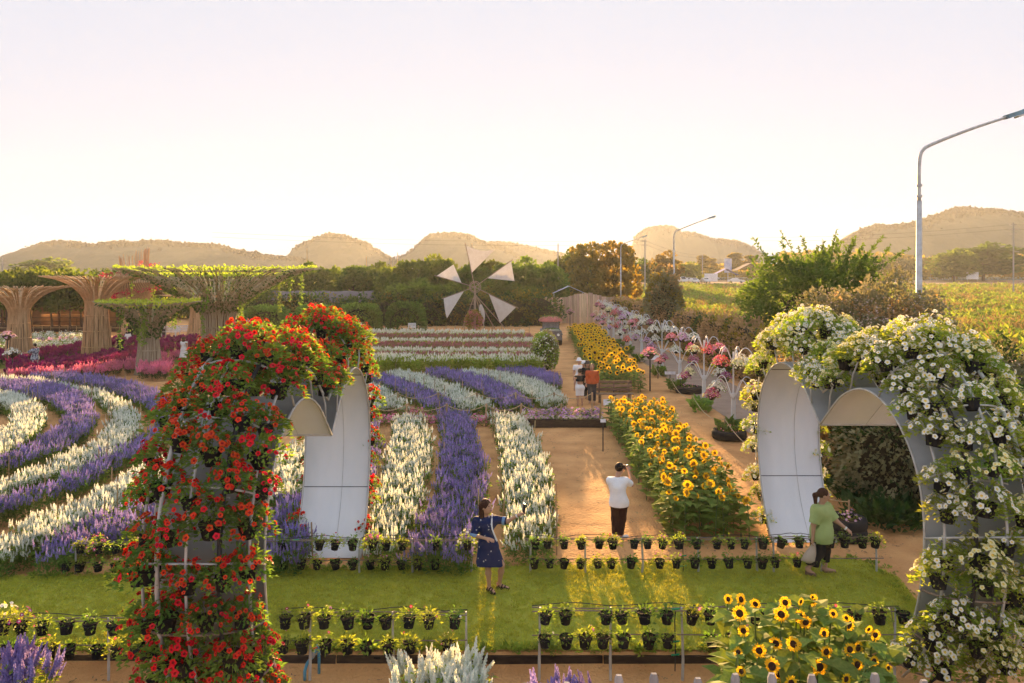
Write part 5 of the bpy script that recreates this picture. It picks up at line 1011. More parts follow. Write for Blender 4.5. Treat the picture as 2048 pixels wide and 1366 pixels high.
pole('slim street light by the far road', 1925, 500, 260, .12, 1, cat='street lamp'); pole('slim street light beside the blue and white tent', 1897, 503, 262, .12, 1, cat='street lamp'); pole('thin pole over the tree wall beside the arbors', 782, 512, 99, .05, cat='pole', name='pole', m=bamboo)
wire_m = mat('wire', (.03,.03,.03), rough=.7)
for k, (A, B) in enumerate([(a1, a2), (a2, a3), (a1, np.array([-60., 150., 14.])), (a4, np.array([60., 190., 15.])), (a4, np.array([140., 120., 13.]))]):
    for j in range(2):
        P = np.linspace(A, B, 13); P[:, 2] += -.4-j*.9-np.sin(np.linspace(0, PI, 13))*.8; w_ = MB().tube(P, .025, 3, cap=False).build('power_line', wire_m); tag(w_, 'thin power line strung between poles beyond the garden', 'cable', 'power lines')
bill = thing('signboard', 'white signboard by the far road', 'sign', (*atD(1945, 543, 235)[:2], float(gz(235)))); MB().box((0,0,2.1), (1.9*2,.1,2.2)).build('board', sign_w, bill); [MB().box((x,.1,.6), (.1,.1,1.4)).build('post', steel, bill) for x in (-1.5,1.5)]
bill = thing('signboard', 'tall narrow blue and white sign beyond the car park', 'sign', (*atD(1456, 543, 246)[:2], float(gz(246)))); MB().box((0,0,5.2), (2.4,.2,4.6)).build('board', mat('sign_blue', (.3,.36,.6), (.7,.72,.78), scale=.6, rough=.6), bill); MB().tube([(0,.2,0),(0,.2,5)], .12, 6).build('post', steel, bill)
bill = thing('signboard', 'white panel standing at the end of the parking ground', 'sign', (*atD(1422, 556, 228)[:2], float(gz(228)))); MB().box((0,0,1.6), (4,.2,2.4)).build('board', sign_w, bill); [MB().box((x,.15,.5), (.1,.1,1.2)).build('post', steel, bill) for x in (-1.5,1.5)]
gr = thing('guard_rail', 'long low guard rail along the far road', 'guard rail', (170, 270, float(gz(270)))); MB().box((0,0,.75), (220,.08,.3)).build('beam', steel, gr); [MB().box((x,.1,.35), (.12,.1,.8)).build('post', steel, gr) for x in np.linspace(-105,105,22)]
# ------------------------------------------------------------------ cars
def car_meshes(seed_, L_=4.4, w=1.75, h=1.5, suv=True):
    top = h; rw, fw = (.04, .3) if suv else (.22, .36)
    prof = [(-L_/2,.35),(-L_/2,.75),(-L_/2+.12,.95),(-L_/2+rw*L_*.5+.1,.98),(-L_/2+rw*L_+.35,top-.03),(-L_/2+rw*L_+.8,top),(L_*.08,top-.02),(L_*.24,.98),(L_/2-.15,.82),(L_/2,.62),(L_/2,.35)]
    mb = MB(); n = len(prof); V = []
    for sx, nar in ((-1, 1), (-.97, 1), (.97, 1), (1, 1)):
        for y, z in prof:
            k = 1 if z < 1 else .82; V.append((sx*w/2*k if abs(sx) == 1 else sx*w/2*k*.99, y, z if abs(sx) < 1 else min(z, z*.985+.005)))
    Q = []
    for c in range(3): Q += [[c*n+i, c*n+(i+1) % n, (c+1)*n+(i+1) % n, (c+1)*n+i] for i in range(n)]
    mb.add(V, Q)
    for c in (0, 3):
        i = c*n; mb.add(np.array(V)[i:i+n], [[0,1,9,10],[1,2,8,9],[2,3,7,8]], None); mb.add(np.array(V)[[i+3,i+4,i+6,i+7,i+5]], None, [[0,1,2],[0,2,3],[1,4,2]])
    body = mb
    gl = MB(); yr0, yr1 = prof[3][0], prof[4][0]; yf0, yf1 = prof[7][0], prof[6][0]
    for sx in (-1, 1): gl.add([(sx*(w/2*.93+.0),yr1+.05,1.03),(sx*(w/2*.93),yf0-.25,1.03),(sx*(w/2*.84),yf1-.08,top-.12),(sx*(w/2*.84),yr1+.3,top-.12)], [[0,1,2,3]])
    gl.add([(-w*.38,yf0+.0,1.02),(w*.38,yf0+.0,1.02),(w*.34,yf1+.05,top-.06),(-w*.34,yf1+.05,top-.06)], [[0,1,2,3]]); gl.add([(-w*.38,yr0-.03,1.02),(w*.38,yr0-.03,1.02),(w*.34,yr1-.02,top-.12),(-w*.34,yr1-.02,top-.12)], [[0,1,2,3]]); gl.V = [v*np.array([1.015,1.012,1]) for v in gl.V]
    wh = MB().tube([(-.1,0,0),(.1,0,0)], .32, 14); rim_ = MB().tube([(-.108,0,0),(.108,0,0)], .19, 10)
    return body, gl, wh, rim_, w, L_
paints = [mat('paint_white', (.75,.75,.74), rough=.3, spec=.5, var=.03), mat('paint_silver', (.5,.5,.5), rough=.3, metal=.3, var=.03), mat('paint_dark', (.05,.05,.06), rough=.3, spec=.5)]
hl_m = mat('headlight', (.8,.8,.78), rough=.2); plate_m = mat('number_plate', (.8,.8,.75), rough=.5)
CM = [car_meshes(1, suv=True, h=1.75, w=1.85), car_meshes(2, L_=4.5, suv=False, h=1.45)]
CMm = []
for b, gl, wh, ri, w, L_ in CM: CMm.append(([b.mesh('body', p) for p in paints], gl.mesh('windows', glass), wh.mesh('wheel', rubber), ri.mesh('hub', paints[1]), MB().box((0,0,0), (.32,.06,.14)).mesh('headlight', hl_m), w, L_))
def car(label, x, y, rz, kind, paint, sc=1., z=None):
    bo, gl, wh, ri, hl, w, L_ = CMm[kind]; t = thing('parked_car', label, 'car', (x, y, float(gz(y))+.06 if z is None else z), rz, 'cars on the parking ground'); t.scale = (sc,)*3; link('body', bo[paint], t); link('windows', gl, t)
    for sx in (-1,1):
        for sy in (-.3,.31): q = link('wheel', wh, t, (sx*(w/2-.09), sy*L_, .32)); link('hub', ri, q)
        link('headlight', hl, t, (sx*(w/2-.3), L_/2-.02, .72))
    return t
cl = [(1256,568,0,0,.2),(1264,562,0,0,.1),(1269,566,1,0,-.2),(1284,563,0,0,.3),(1294,562,1,1,.1),(1342,566,0,1,.15),(1356,565,0,0,.6),(1365,566,0,0,.15),(1378,566,1,0,.2),(1388,561,0,0,0),(1388,567,1,0,.1),(1411,566,1,0,.05),(1472,567,1,0,1.2),(1425,553,0,0,1.5),(1300,565,0,0,0)]
cw = ['white van like car at the parking edge by the tall tree', 'white car parked behind the first two by the tall tree', 'low white car next to the van like one', 'white car glimpsed beside the shaggy bush', 'silver car glimpsed above the shaggy bush', 'silver car directly behind the second street lamp', 'white car parked at an angle past the street lamp', 'white car facing out in the middle of the row', 'low white car right of the middle one', 'white car parked in the second line above another', 'low white car just below a second one', 'lone white car at the row end', 'white car half behind the big green shrub', 'white pickup on the road by the white panel', 'white car just past the shaggy bush']
for (px, row, kd, pt, rz), lab in zip(cl, cw):
    D = 226-(row-566)*3.2; car(lab, (px-1024)*D/F, D, rz+PI, kd, pt, 1.05)
# old jeep dressed with flowers
jx, jy, _ = at(1103, 690); jp = thing('old_jeep', 'old grey jeep dressed with flowers on roof and bonnet', 'car', (jx, jy, 0)); jm = mat('jeep_grey', (.2,.19,.19), (.13,.12,.12), scale=4, rough=.5)
mb = MB().box((0,1.2,.75), (1.5,3.2,.6)); mb.box((0,.2,.98), (1.3,1.3,.16)); mb.box((0,-.42,.72), (1.36,.08,.42)); mb.build('body', jm, jp)
for sx in (-1,1): MB().box((sx*.62,1.0,1.35), (.06,.06,.75), rx=.0).build('pillar', jm, jp)
MB().box((0,1.85,1.72), (1.4,1.9,.06)).build('roof', jm, jp); MB().box((0,.98,1.37), (1.2,.03,.58)).build('windscreen', mat('dusty_glass', (.3,.31,.33), rough=.2, spec=.6), jp)
MB().box((0,-.5,.48), (1.55,.12,.16)).build('bumper', jm, jp)
for sx in (-1,1):
    MB().tube([(sx*.48,-.44,.8),(sx*.48,-.5,.8)], .1, 12).build('headlight', hl_m, jp)
    for yy in (.1,2.3): q = MB().tube([(sx*.68-.1,yy,.36),(sx*.68+.1,yy,.36)], .36, 14).build('wheel', rubber, jp)
    MB().box((sx*.68,.12,.82), (.28,.9,.06)).build('fender', jm, jp)
for lab, c, rx_, n, m_, sd in (('mass of red flowers heaped on the roof of the old jeep', (0,1.3,1.74), (.95,1.3,.38), 900, mat('petal_dusty_red', (.7,.28,.26), rand=.2, trans=.4), 1), ('white flowers lying along the bonnet of the old jeep', (0,.35,1.07), (.7,.35,.12), 260, p_cream, 2)):
    gg = rng(sd); fl = thing('flower_heap', lab, 'flowers', (jx+c[0], jy+c[1], c[2])); d = rdir(gg, n); d[:, 2] = abs(d[:, 2]); P = d*np.array(rx_)*gg.uniform(.7,1,n)[:, None]; mb = MB(); mb.stamp(PET, blossom_frames(gg, n, d, .07), P); mb.build('blossoms', [m_, m_], fl)['kind'] = 'stuff'; mb = MB(); leafmesh(mb, gg, P*.9, d+rdir(gg, n)*.5, .12); mb.build('foliage', leaf, fl)
# white benches and chairs by the trees
def white_bench(label, px, row, rz):
    t = thing('white_bench', label, 'bench', (*at(px, row)[:2], 0), rz, 'white garden benches'); t.scale = (.45, .9, .9) if 'seat' in label else (1, 1, 1)
    for k in range(4): MB().box((0,-.12*k,.45), (1.6,.1,.03)).build('seat_slat', white_metal, t)
    for k in range(3): MB().box((0,.08,.58+.14*k), (1.6,.03,.1)).build('back_slat', white_metal, t)
    for x in (-.72,.72): MB().box((x,.08,.45), (.07,.06,.9)).build('leg', white_metal, t); MB().box((x,-.4,.22), (.07,.06,.45)).build('leg', white_metal, t)
for lab, px, row, rz in (('white slatted bench nearest the small tan bamboo tree', 370, 672, .3), ('white slatted bench left of another beneath the vines', 344, 674, -.3), ('white slatted bench beyond the largest bamboo tree', 488, 664, 0), ('white seat before the round arbor by the red arch', 716, 663, .2), ('white seat before the lit arbor', 824, 664, .1), ('white seat under the first round arbor', 535, 668, .2), ('white seat beside the first round arbor', 520, 669, .5)): white_bench(lab, px, row, rz)
# ------------------------------------------------------------------ sunflowers
def t_bigleaf():                              # heart shaped leaf along +Y, drooping at the tip
    pts = [(-.0,0,0),(.3,-.06,.0),(.46,.2,.03),(.36,.55,.0),(0,1,-.28),(-.36,.55,.0),(-.46,.2,.03),(-.3,-.06,0),(0,.3,-.06),(0,.65,-.12)]
    return arr(MB().add([(x*.85, y, z) for x, y, z in pts], [[0,1,2,8],[8,2,3,9],[0,8,6,7],[8,9,5,6]], [[9,3,4],[9,4,5]]))
BIGLEAF = t_bigleaf()
def head_arrays(n=17, r0=.42, r1=1., seed_=0):
    g = rng(seed_); mb = MB()
    for ring in range(2):
        for k in range(n):
            a = (k+.5*ring)/n*2*PI+g.normal()*.06; L_ = r1*g.uniform(.9,1.08)*(1-.06*ring); w = .115; c, s_ = math.cos(a), math.sin(a); z0 = -.03*ring; zt = g.uniform(-.12,.18)
            mb.add([(c*r0*.8, s_*r0*.8, z0), (c*(r0+L_)*.5-s_*w, s_*(r0+L_)*.5+c*w, z0+zt*.3), (c*L_, s_*L_, z0+zt), (c*(r0+L_)*.5+s_*w, s_*(r0+L_)*.5-c*w, z0+zt*.3)], [[0,1,2,3]])
    return mb
def disc_arrays(r=.46):
    return MB().lathe([(.001,.12),(r*.45,.13),(r*.8,.09),(r,.0),(r*.9,-.1),(.001,-.14)], 14)
sun_leaf = mat('sunflower_leaf', (.2,.29,.07), (.12,.2,.045), scale=7, rand=.25, trans=.35, tcol=(2.4,2.0,.6), rough=.7, spec=.12)
HEADS = [head_arrays(17, seed_=i).mesh('flower_head', p_sun) for i in range(4)]; DISC = [disc_arrays(.47).mesh('seed_disc', seed), disc_arrays(.44).mesh('seed_disc', seed_y)]
LEAFM = MB().stamp(BIGLEAF, np.eye(3)[None], np.zeros((1,3))).mesh('leaf', sun_leaf)
def sun_plant(seed_, h, nl, lsz):
    g = rng(seed_); bend = g.normal(size=2)*.05*h; st = spline([(0,0,-.05),(bend[0]*.3,bend[1]*.3,h*.5),(bend[0],bend[1]-.03,h*.93),(bend[0],bend[1]-.08,h)], 8)
    stem = MB().tube(st, np.linspace(.014,.009,8), 5).mesh('stem', stemm)
    t = np.linspace(.18, .95, nl); P = np.stack([np.interp(t, np.linspace(0,1,8), st[:, i]) for i in range(3)], 1); a = np.arange(nl)*2.4+g.uniform(0,6); d = np.stack([np.cos(a), np.sin(a), g.uniform(-.1,.55,nl)], 1)
    A = frames(d, np.tile([0,0,1.], (nl,1)))*(lsz*g.uniform(.75,1.2,nl)*(1.1-.5*(t-.3)**2))[:, None, None]; P = P+norm(d)*.05
    return stem, MB().stamp(BIGLEAF, A, P).mesh('leaves', sun_leaf), A, P, st[-1]
SPL = [sun_plant(800+i, 1.0, 16, .23) for i in range(6)]
NSP = [sun_plant(820+i, 1.0, 12, .27) for i in range(6)]
def sunflower(label, x, y, z, h, seed_, head_r, face, near=False, group=None, disc=0):
    g = rng(seed_); pl = (NSP if near else SPL)[seed_ % 6]; o = thing('sunflower', label, 'sunflower', (x, y, z), g.uniform(-.5,.5), group); zs = h
    s1 = o; k = g.uniform(.9,1.15)
    q = link('stem', pl[0], o); q.scale = (1,1,h)
    if near:
        for i in range(len(pl[3])):
            f = link('leaf', LEAFM, o); p = pl[3][i]*np.array([1,1,h]); f.matrix_local = Matrix.Translation(p.tolist()) @ Matrix((pl[2][i]*k*1.05).tolist()).to_4x4()
    else:
        q = link('leaves', pl[1], o); q.scale = (k,k,h)
    e = pl[4]*np.array([1,1,h]); rz = o.rotation_euler[2]
    hd = link('flower_head', HEADS[seed_ % 4], o, e+np.array([0,-.02,.0])); hd.scale = (head_r,)*3
    yaw, pit = face; hd.rotation_euler = Euler((PI/2-pit, 0, yaw-rz)); link('seed_disc', DISC[disc], hd); return o
g = rng(830)
GS = 'sunflowers of the near block'
def block(A0, A1, B0, B1, sp, sd):             # left edge A0->A1, right edge B0->B1
    return strip_points([(*A0,0),lerp(np.array((*A0,0)),np.array((*A1,0)),.5),(*A1,0)], [(*B0,0),lerp(np.array((*B0,0)),np.array((*B1,0)),.5),(*B1,0)], sp, rng(sd), .4)
P2 = block((3.05,14.75),(3.35,26.6),(4.75,14.75),(5.25,26.4), .315, 831); cnt = 0
ri = [int((p[1]-14.6)/.315) for p in P2]; oo = np.lexsort((P2[:, 0], ri)); P2 = P2[oo]; ri = [ri[k] for k in oo]; rows2 = {}
for k, r in enumerate(ri): rows2.setdefault(r, k)
for i, p in enumerate(P2):
    if cnt >= 220: break
    cnt += 1; sunflower('golden sunflower by the man in white, %s plant, %s row from the turf' % (ordn(i-rows2[ri[i]]), ordn(ri[i])), p[0], p[1], 0, g.uniform(.82,1.12), 1000+i, g.uniform(.058,.112), (g.normal()*.9-.2 if g.random() < .85 else g.uniform(-3,3), g.uniform(-.35,.6)), group=GS, disc=1)
P1 = block((3.8,33.2),(4.95,63),(5.85,33.2),(6.95,63), .47, 832); nearp = sorted([p for p in P1 if p[1] < 41], key=lambda p: p[1])[:44]
for i, p in enumerate(nearp): sunflower('sunflower in the farther block behind the bench, %s counting back from it' % ordn(i), p[0], p[1], 0, g.uniform(.85,1.15), 2000+i, g.uniform(.1,.14), (g.normal()*.5, g.uniform(0,.5)), group='sunflowers of the farther block', disc=int(p[1] > 36))
for v in range(4):
    gg = rng(840+v); mb = MB(); st, lv, A, P, e = SPL[v]; mb.stamp(BIGLEAF, A, P, m=0); mb.tube([(0,0,0), e], .012, 4, m=0)
    hv = head_arrays(15, seed_=v).arrays(); dv = disc_arrays(.45).arrays(); M_ = np.array(Euler((PI/2-gg.uniform(0,.5), 0, gg.normal()*.5)).to_matrix())*gg.uniform(.135,.165); mb.stamp(hv, M_[None], (e+np.array([0,-.02,0]))[None], m=1); mb.stamp(dv, M_[None], (e+np.array([0,-.02,0]))[None], m=2); template('sunflower', mb, [sun_leaf, p_sun, seed])
cut_ = max(p[1] for p in nearp); far = np.array([p for p in P1 if p[1] > cut_]); far = np.concatenate([far, far+rng(5).normal(size=far.shape)*np.array([.2,.2,0]), far+rng(3).normal(size=far.shape)*np.array([.15,.15,0])])
o = scatter('sunflowers', 'dense farther sunflowers running back to the board fence', 'sunflowers', far, 'sunflower', 845, .85, 1.15, tilt=.06)
me = o.data; rr = rng(4).normal(size=len(far))*.5; rot = np.stack([rr*0, rr*0, rr], 1).astype(np.float32); me.attributes['vrot'].data.foreach_set('vector', rot.ravel())
# near clump: heads read off the photo (pixel, row, radius in px, yaw)
heads = [(1452,1195,11,-.2),(1480,1200,12,-.9),(1556,1228,16,-.5),(1574,1203,12,-.3),(1619,1186,6,0),(1637,1208,14,.6),(1604,1230,15,.3),(1615,1246,15,.1),(1557,1232,9,0),(1688,1248,16,.0),(1668,1262,13,.5),(1762,1277,13,.1),(1587,1284,14,-.7),(1606,1294,9,.2),(1540,1288,13,-.6),(1656,1301,15,-.1),(1694,1289,15,.2),(1728,1304,14,.3),(1538,1328,16,-.9),(1643,1336,18,0),(1702,1332,14,.2),(1480,1224,15,-.6),(1523,1202,12,-.4),(1496,1270,14,.1),(1513,1297,13,-.4),(1737,1260,9,.2),(1590,1205,9,.5),(1560,1345,14,-.3),(1600,1360,15,.1),(1760,1330,12,.4),(1470,1300,9,-.5),(1490,1345,10,-.4),(1680,1360,13,.2),(1660,1225,8,.3),(1708,1230,7,.2),(1790,1345,9,.3)]
hord = np.argsort(np.argsort([h_[0] for h_ in heads], kind='stable'), kind='stable')
for i, (px, row, r, yaw) in enumerate(heads):
    z = float(np.interp(row, [1180,1366], [1.62,1.22]))+g.uniform(-.08,.08); p = at(px, row, z)
    sunflower('sunflower in the clump by the near rack, head %s from the left' % ordn(hord[i]), p[0], p[1]+.08, SOIL_Z, z-SOIL_Z, 3000+i, r*p[1]/F*g.uniform(.9,1.15), (yaw+g.normal()*.25, g.uniform(-.25,.5)), near=True, group='sunflowers of the near clump')
for i in range(24):                            # leafy stems without open flowers thicken the clump
    px = g.uniform(1450,1810); row = g.uniform(1215,1380); z = g.uniform(1.0,1.45); p = at(px, row, z); pl = NSP[i % 6]
    o = thing('sunflower_bud', 'leafy sunflower stem not yet open in the near clump', 'plant', (p[0], p[1], SOIL_Z), g.uniform(0,6), 'unopened sunflowers'); q = link('stem', pl[0], o); q.scale = (1,1,z-SOIL_Z)
    for j in range(len(pl[3])): f = link('leaf', LEAFM, o); f.matrix_local = Matrix.Translation((pl[3][j]*np.array([1,1,z-SOIL_Z])).tolist()) @ Matrix((pl[2][j]*1.2).tolist()).to_4x4()
# ------------------------------------------------------------------ people: smooth unions of tapered limbs, meshed as one surface
class Field:
    def __init__(s, lo, hi, res): s.lo = np.array(lo); s.res = res; s.n = np.ceil((np.array(hi)-s.lo)/res).astype(int)+1; s.f = np.full(s.n, 9., np.float32)
    def sub(s, lo, hi):
        a = np.clip(np.floor((np.array(lo)-s.lo)/s.res).astype(int), 0, s.n-1); b = np.clip(np.ceil((np.array(hi)-s.lo)/s.res).astype(int)+1, 1, s.n); sl = tuple(slice(i, j) for i, j in zip(a, b))
        return sl, np.meshgrid(*[s.lo[k]+s.res*np.arange(a[k], b[k]) for k in range(3)], indexing='ij')
    def smin(s, sl, d, k):
        a = s.f[sl]; h = np.maximum(k-np.abs(a-d), 0)/k; s.f[sl] = np.minimum(a, d)-h*h*k*.25
    def cap(s, a, b, ra, rb, k=.03, flat=None):
        a = np.array(a, float); b = np.array(b, float); m = max(ra, rb)+k+2*s.res; sl, (X, Y, Z) = s.sub(np.minimum(a, b)-m, np.maximum(a, b)+m); ba = b-a; dd = ba@ba+1e-9
        t = np.clip(((X-a[0])*ba[0]+(Y-a[1])*ba[1]+(Z-a[2])*ba[2])/dd, 0, 1); d = np.sqrt((X-a[0]-t*ba[0])**2+(Y-a[1]-t*ba[1])**2+(Z-a[2]-t*ba[2])**2)-(ra+(rb-ra)*t); s.smin(sl, d, k); return s
    def ell(s, c, r, k=.03, M_=None):
        c = np.array(c, float); r = np.array(r, float); m = r.max()+k+2*s.res; sl, (X, Y, Z) = s.sub(c-m, c+m); P = np.stack([X-c[0], Y-c[1], Z-c[2]], -1)
        if M_ is not None: P = P@np.array(M_)
        q = np.sqrt(((P/r)**2).sum(-1)); d = (q-1)*r.min(); s.smin(sl, d, k); return s
    def cut(s, p, n):                            # keep the side n points away from
        n = np.array(n, float); n /= np.linalg.norm(n); _, (X, Y, Z) = s.sub(s.lo, s.lo+s.n*s.res); s.f = np.maximum(s.f, (X-p[0])*n[0]+(Y-p[1])*n[1]+(Z-p[2])*n[2]).astype(np.float32); return s
    def surf(s):
        f = s.f; f[0]=f[-1]=9; f[:,0]=f[:,-1]=9; f[:,:,0]=f[:,:,-1]=9; neg = f < 0
        c = np.zeros(np.array(f.shape)-1, bool); al = np.ones_like(c)
        for o in np.ndindex(2,2,2): v = neg[tuple(slice(q, q+f.shape[i]-1) for i, q in enumerate(o))]; c |= v; al &= v
        act = c & ~al; ids = -np.ones(act.shape, int); I = np.argwhere(act); ids[act] = np.arange(len(I)); acc = np.zeros((len(I),3)); cnt = np.zeros(len(I)); cs = np.array(list(np.ndindex(2,2,2)))
        for i in range(8):
            for j in range(i+1, 8):
                if np.abs(cs[i]-cs[j]).sum() != 1: continue
                fa = f[tuple((I+cs[i]).T)]; fb = f[tuple((I+cs[j]).T)]; x = (fa < 0) != (fb < 0); t = np.where(x, fa/(fa-fb+1e-12), 0); acc += np.where(x[:, None], cs[i]+(cs[j]-cs[i])*t[:, None], 0); cnt += x
        V = s.lo+s.res*(I+acc/cnt[:, None]); Q = []
        for ax in range(3):
            u, v = [(1,2),(2,0),(0,1)][ax]; sh = list(f.shape); A = [slice(None)]*3; B = [slice(None)]*3; A[ax] = slice(0,-1); B[ax] = slice(1,None); ch = neg[tuple(A)] != neg[tuple(B)]; E = np.argwhere(ch); E = E[(E[:, u] > 0) & (E[:, v] > 0)]
            q = []
            for du, dv in ((0,0),(-1,0),(-1,-1),(0,-1)): G_ = E.copy(); G_[:, u] += du; G_[:, v] += dv; q.append(ids[tuple(G_.T)])
            q = np.stack(q, 1); fl = ~neg[tuple(E.T)]; q[fl] = q[fl][:, ::-1]; Q.append(q)
        Q = np.concatenate(Q); Q = Q[(Q >= 0).all(1)]; return MB().add(V, Q)
def v3(*a): return np.array(a, float)
def hand(fd, w, d, up, grip=.5):                 # palm and five fingers leaving wrist w along d
    d = norm(d); side = norm(np.cross(d, up)); n_ = np.cross(side, d); p = w+d*.08; fd.cap(w, p, .024, .026, .02); fd.cap(w+d*.03+side*.012, p+side*.018, .018, .016, .015); fd.cap(w+d*.03-side*.012, p-side*.018, .018, .016, .015)
    for k, L_ in zip((-.03,-.01,.01,.03), (.06,.072,.068,.052)):
        b = p+side*k; m_ = b+norm(d-n_*grip*.6)*L_*.55; e = m_+norm(d*.6-n_*grip*1.6)*L_*.45; fd.cap(b, m_, .009, .0085, .006); fd.cap(m_, e, .0085, .007, .006)
    b = w+d*.03+side*.026; m_ = b+norm(d*.7+side*.8-n_*grip*.5)*.035; fd.cap(b, m_, .012, .01, .008); fd.cap(m_, m_+norm(d-n_*grip)*.03, .01, .008, .006)
def face(fd, c, f, s_=1.):                        # head at c looking along f
    f = norm(f); r = norm(np.cross(f, [0,0,1])); u = np.cross(r, f); M_ = np.stack([r, f, u], 1); fd.ell(c+u*.02, (.074*s_,.09*s_,.1*s_), .02, M_); fd.ell(c+f*.022-u*.05, (.056*s_,.062*s_,.07*s_), .03, M_); fd.cap(c+f*.088+u*.012, c+f*.104-u*.022, .009, .013, .012); fd.cap(c+f*.08-u*.052-r*.018, c+f*.08-u*.052+r*.018, .008, .008, .01)
    for s2 in (-1,1): fd.ell(c+r*s2*.076-u*.005-f*.005, (.012,.026,.032), .008, M_)
    return M_, f, r, u
def eyes(c, f, parent, s_=1.):
    f = norm(f); r = norm(np.cross(f, [0,0,1])); u = np.cross(r, f)
    for s2 in (-1,1): MB().lathe([(.001,-.009),(.007,-.005),(.009,0),(.007,.005),(.001,.009)], 8).build('eye', hair, parent, smooth=True, loc=c+f*.081+r*s2*.031+u*.018)
    MB().tube([c+f*.088-u*.052-r*.02, c+f*.092-u*.052, c+f*.088-u*.052+r*.02], .004, 5).build('mouth', mat('lips', (.35,.1,.09), rough=.5), parent)
def bounds(J, m=.2):
    P = np.array([v for v in J.values()]); return P.min(0)-m, P.max(0)+m
def limbs(fd, J, s_=1., arms=True, legs=True, foot=True):
    if legs:
        for q in 'LR':
            fd.cap(J['h'+q], J['k'+q], .085*s_, .055*s_, .04); fd.cap(J['k'+q], lerp(J['k'+q], J['a'+q], .35), .052*s_, .056*s_, .03); fd.cap(lerp(J['k'+q], J['a'+q], .35), J['a'+q], .056*s_, .034*s_, .03)
            if foot: fd.cap(J['a'+q]+v3(0,0,-.03), J['t'+q], .034*s_, .03*s_, .03); fd.cap(J['a'+q]+v3(0,0,-.035), J['a'+q]+v3(0,0,-.02)-norm(J['t'+q]-J['a'+q])*.03, .03, .028, .02)
    if arms:
        for q in 'LR': fd.cap(J['s'+q], J['e'+q], .05*s_, .04*s_, .04); fd.cap(J['e'+q], J['w'+q], .04*s_, .026*s_, .03)
def torso(fd, J, s_=1., k=.07):
    p, c, n_ = J['pelvis'], J['chest'], J['neck']; fd.cap(J['hL'], J['hR'], .1*s_, .1*s_, k); fd.cap(p, c, .115*s_, .115*s_, k); fd.cap(lerp(c, J['sL'], .6), lerp(c, J['sR'], .6), .1*s_, .1*s_, k); fd.cap(lerp(J['sL'], n_, .1), lerp(J['sR'], n_, .1), .05*s_, .05*s_, k)
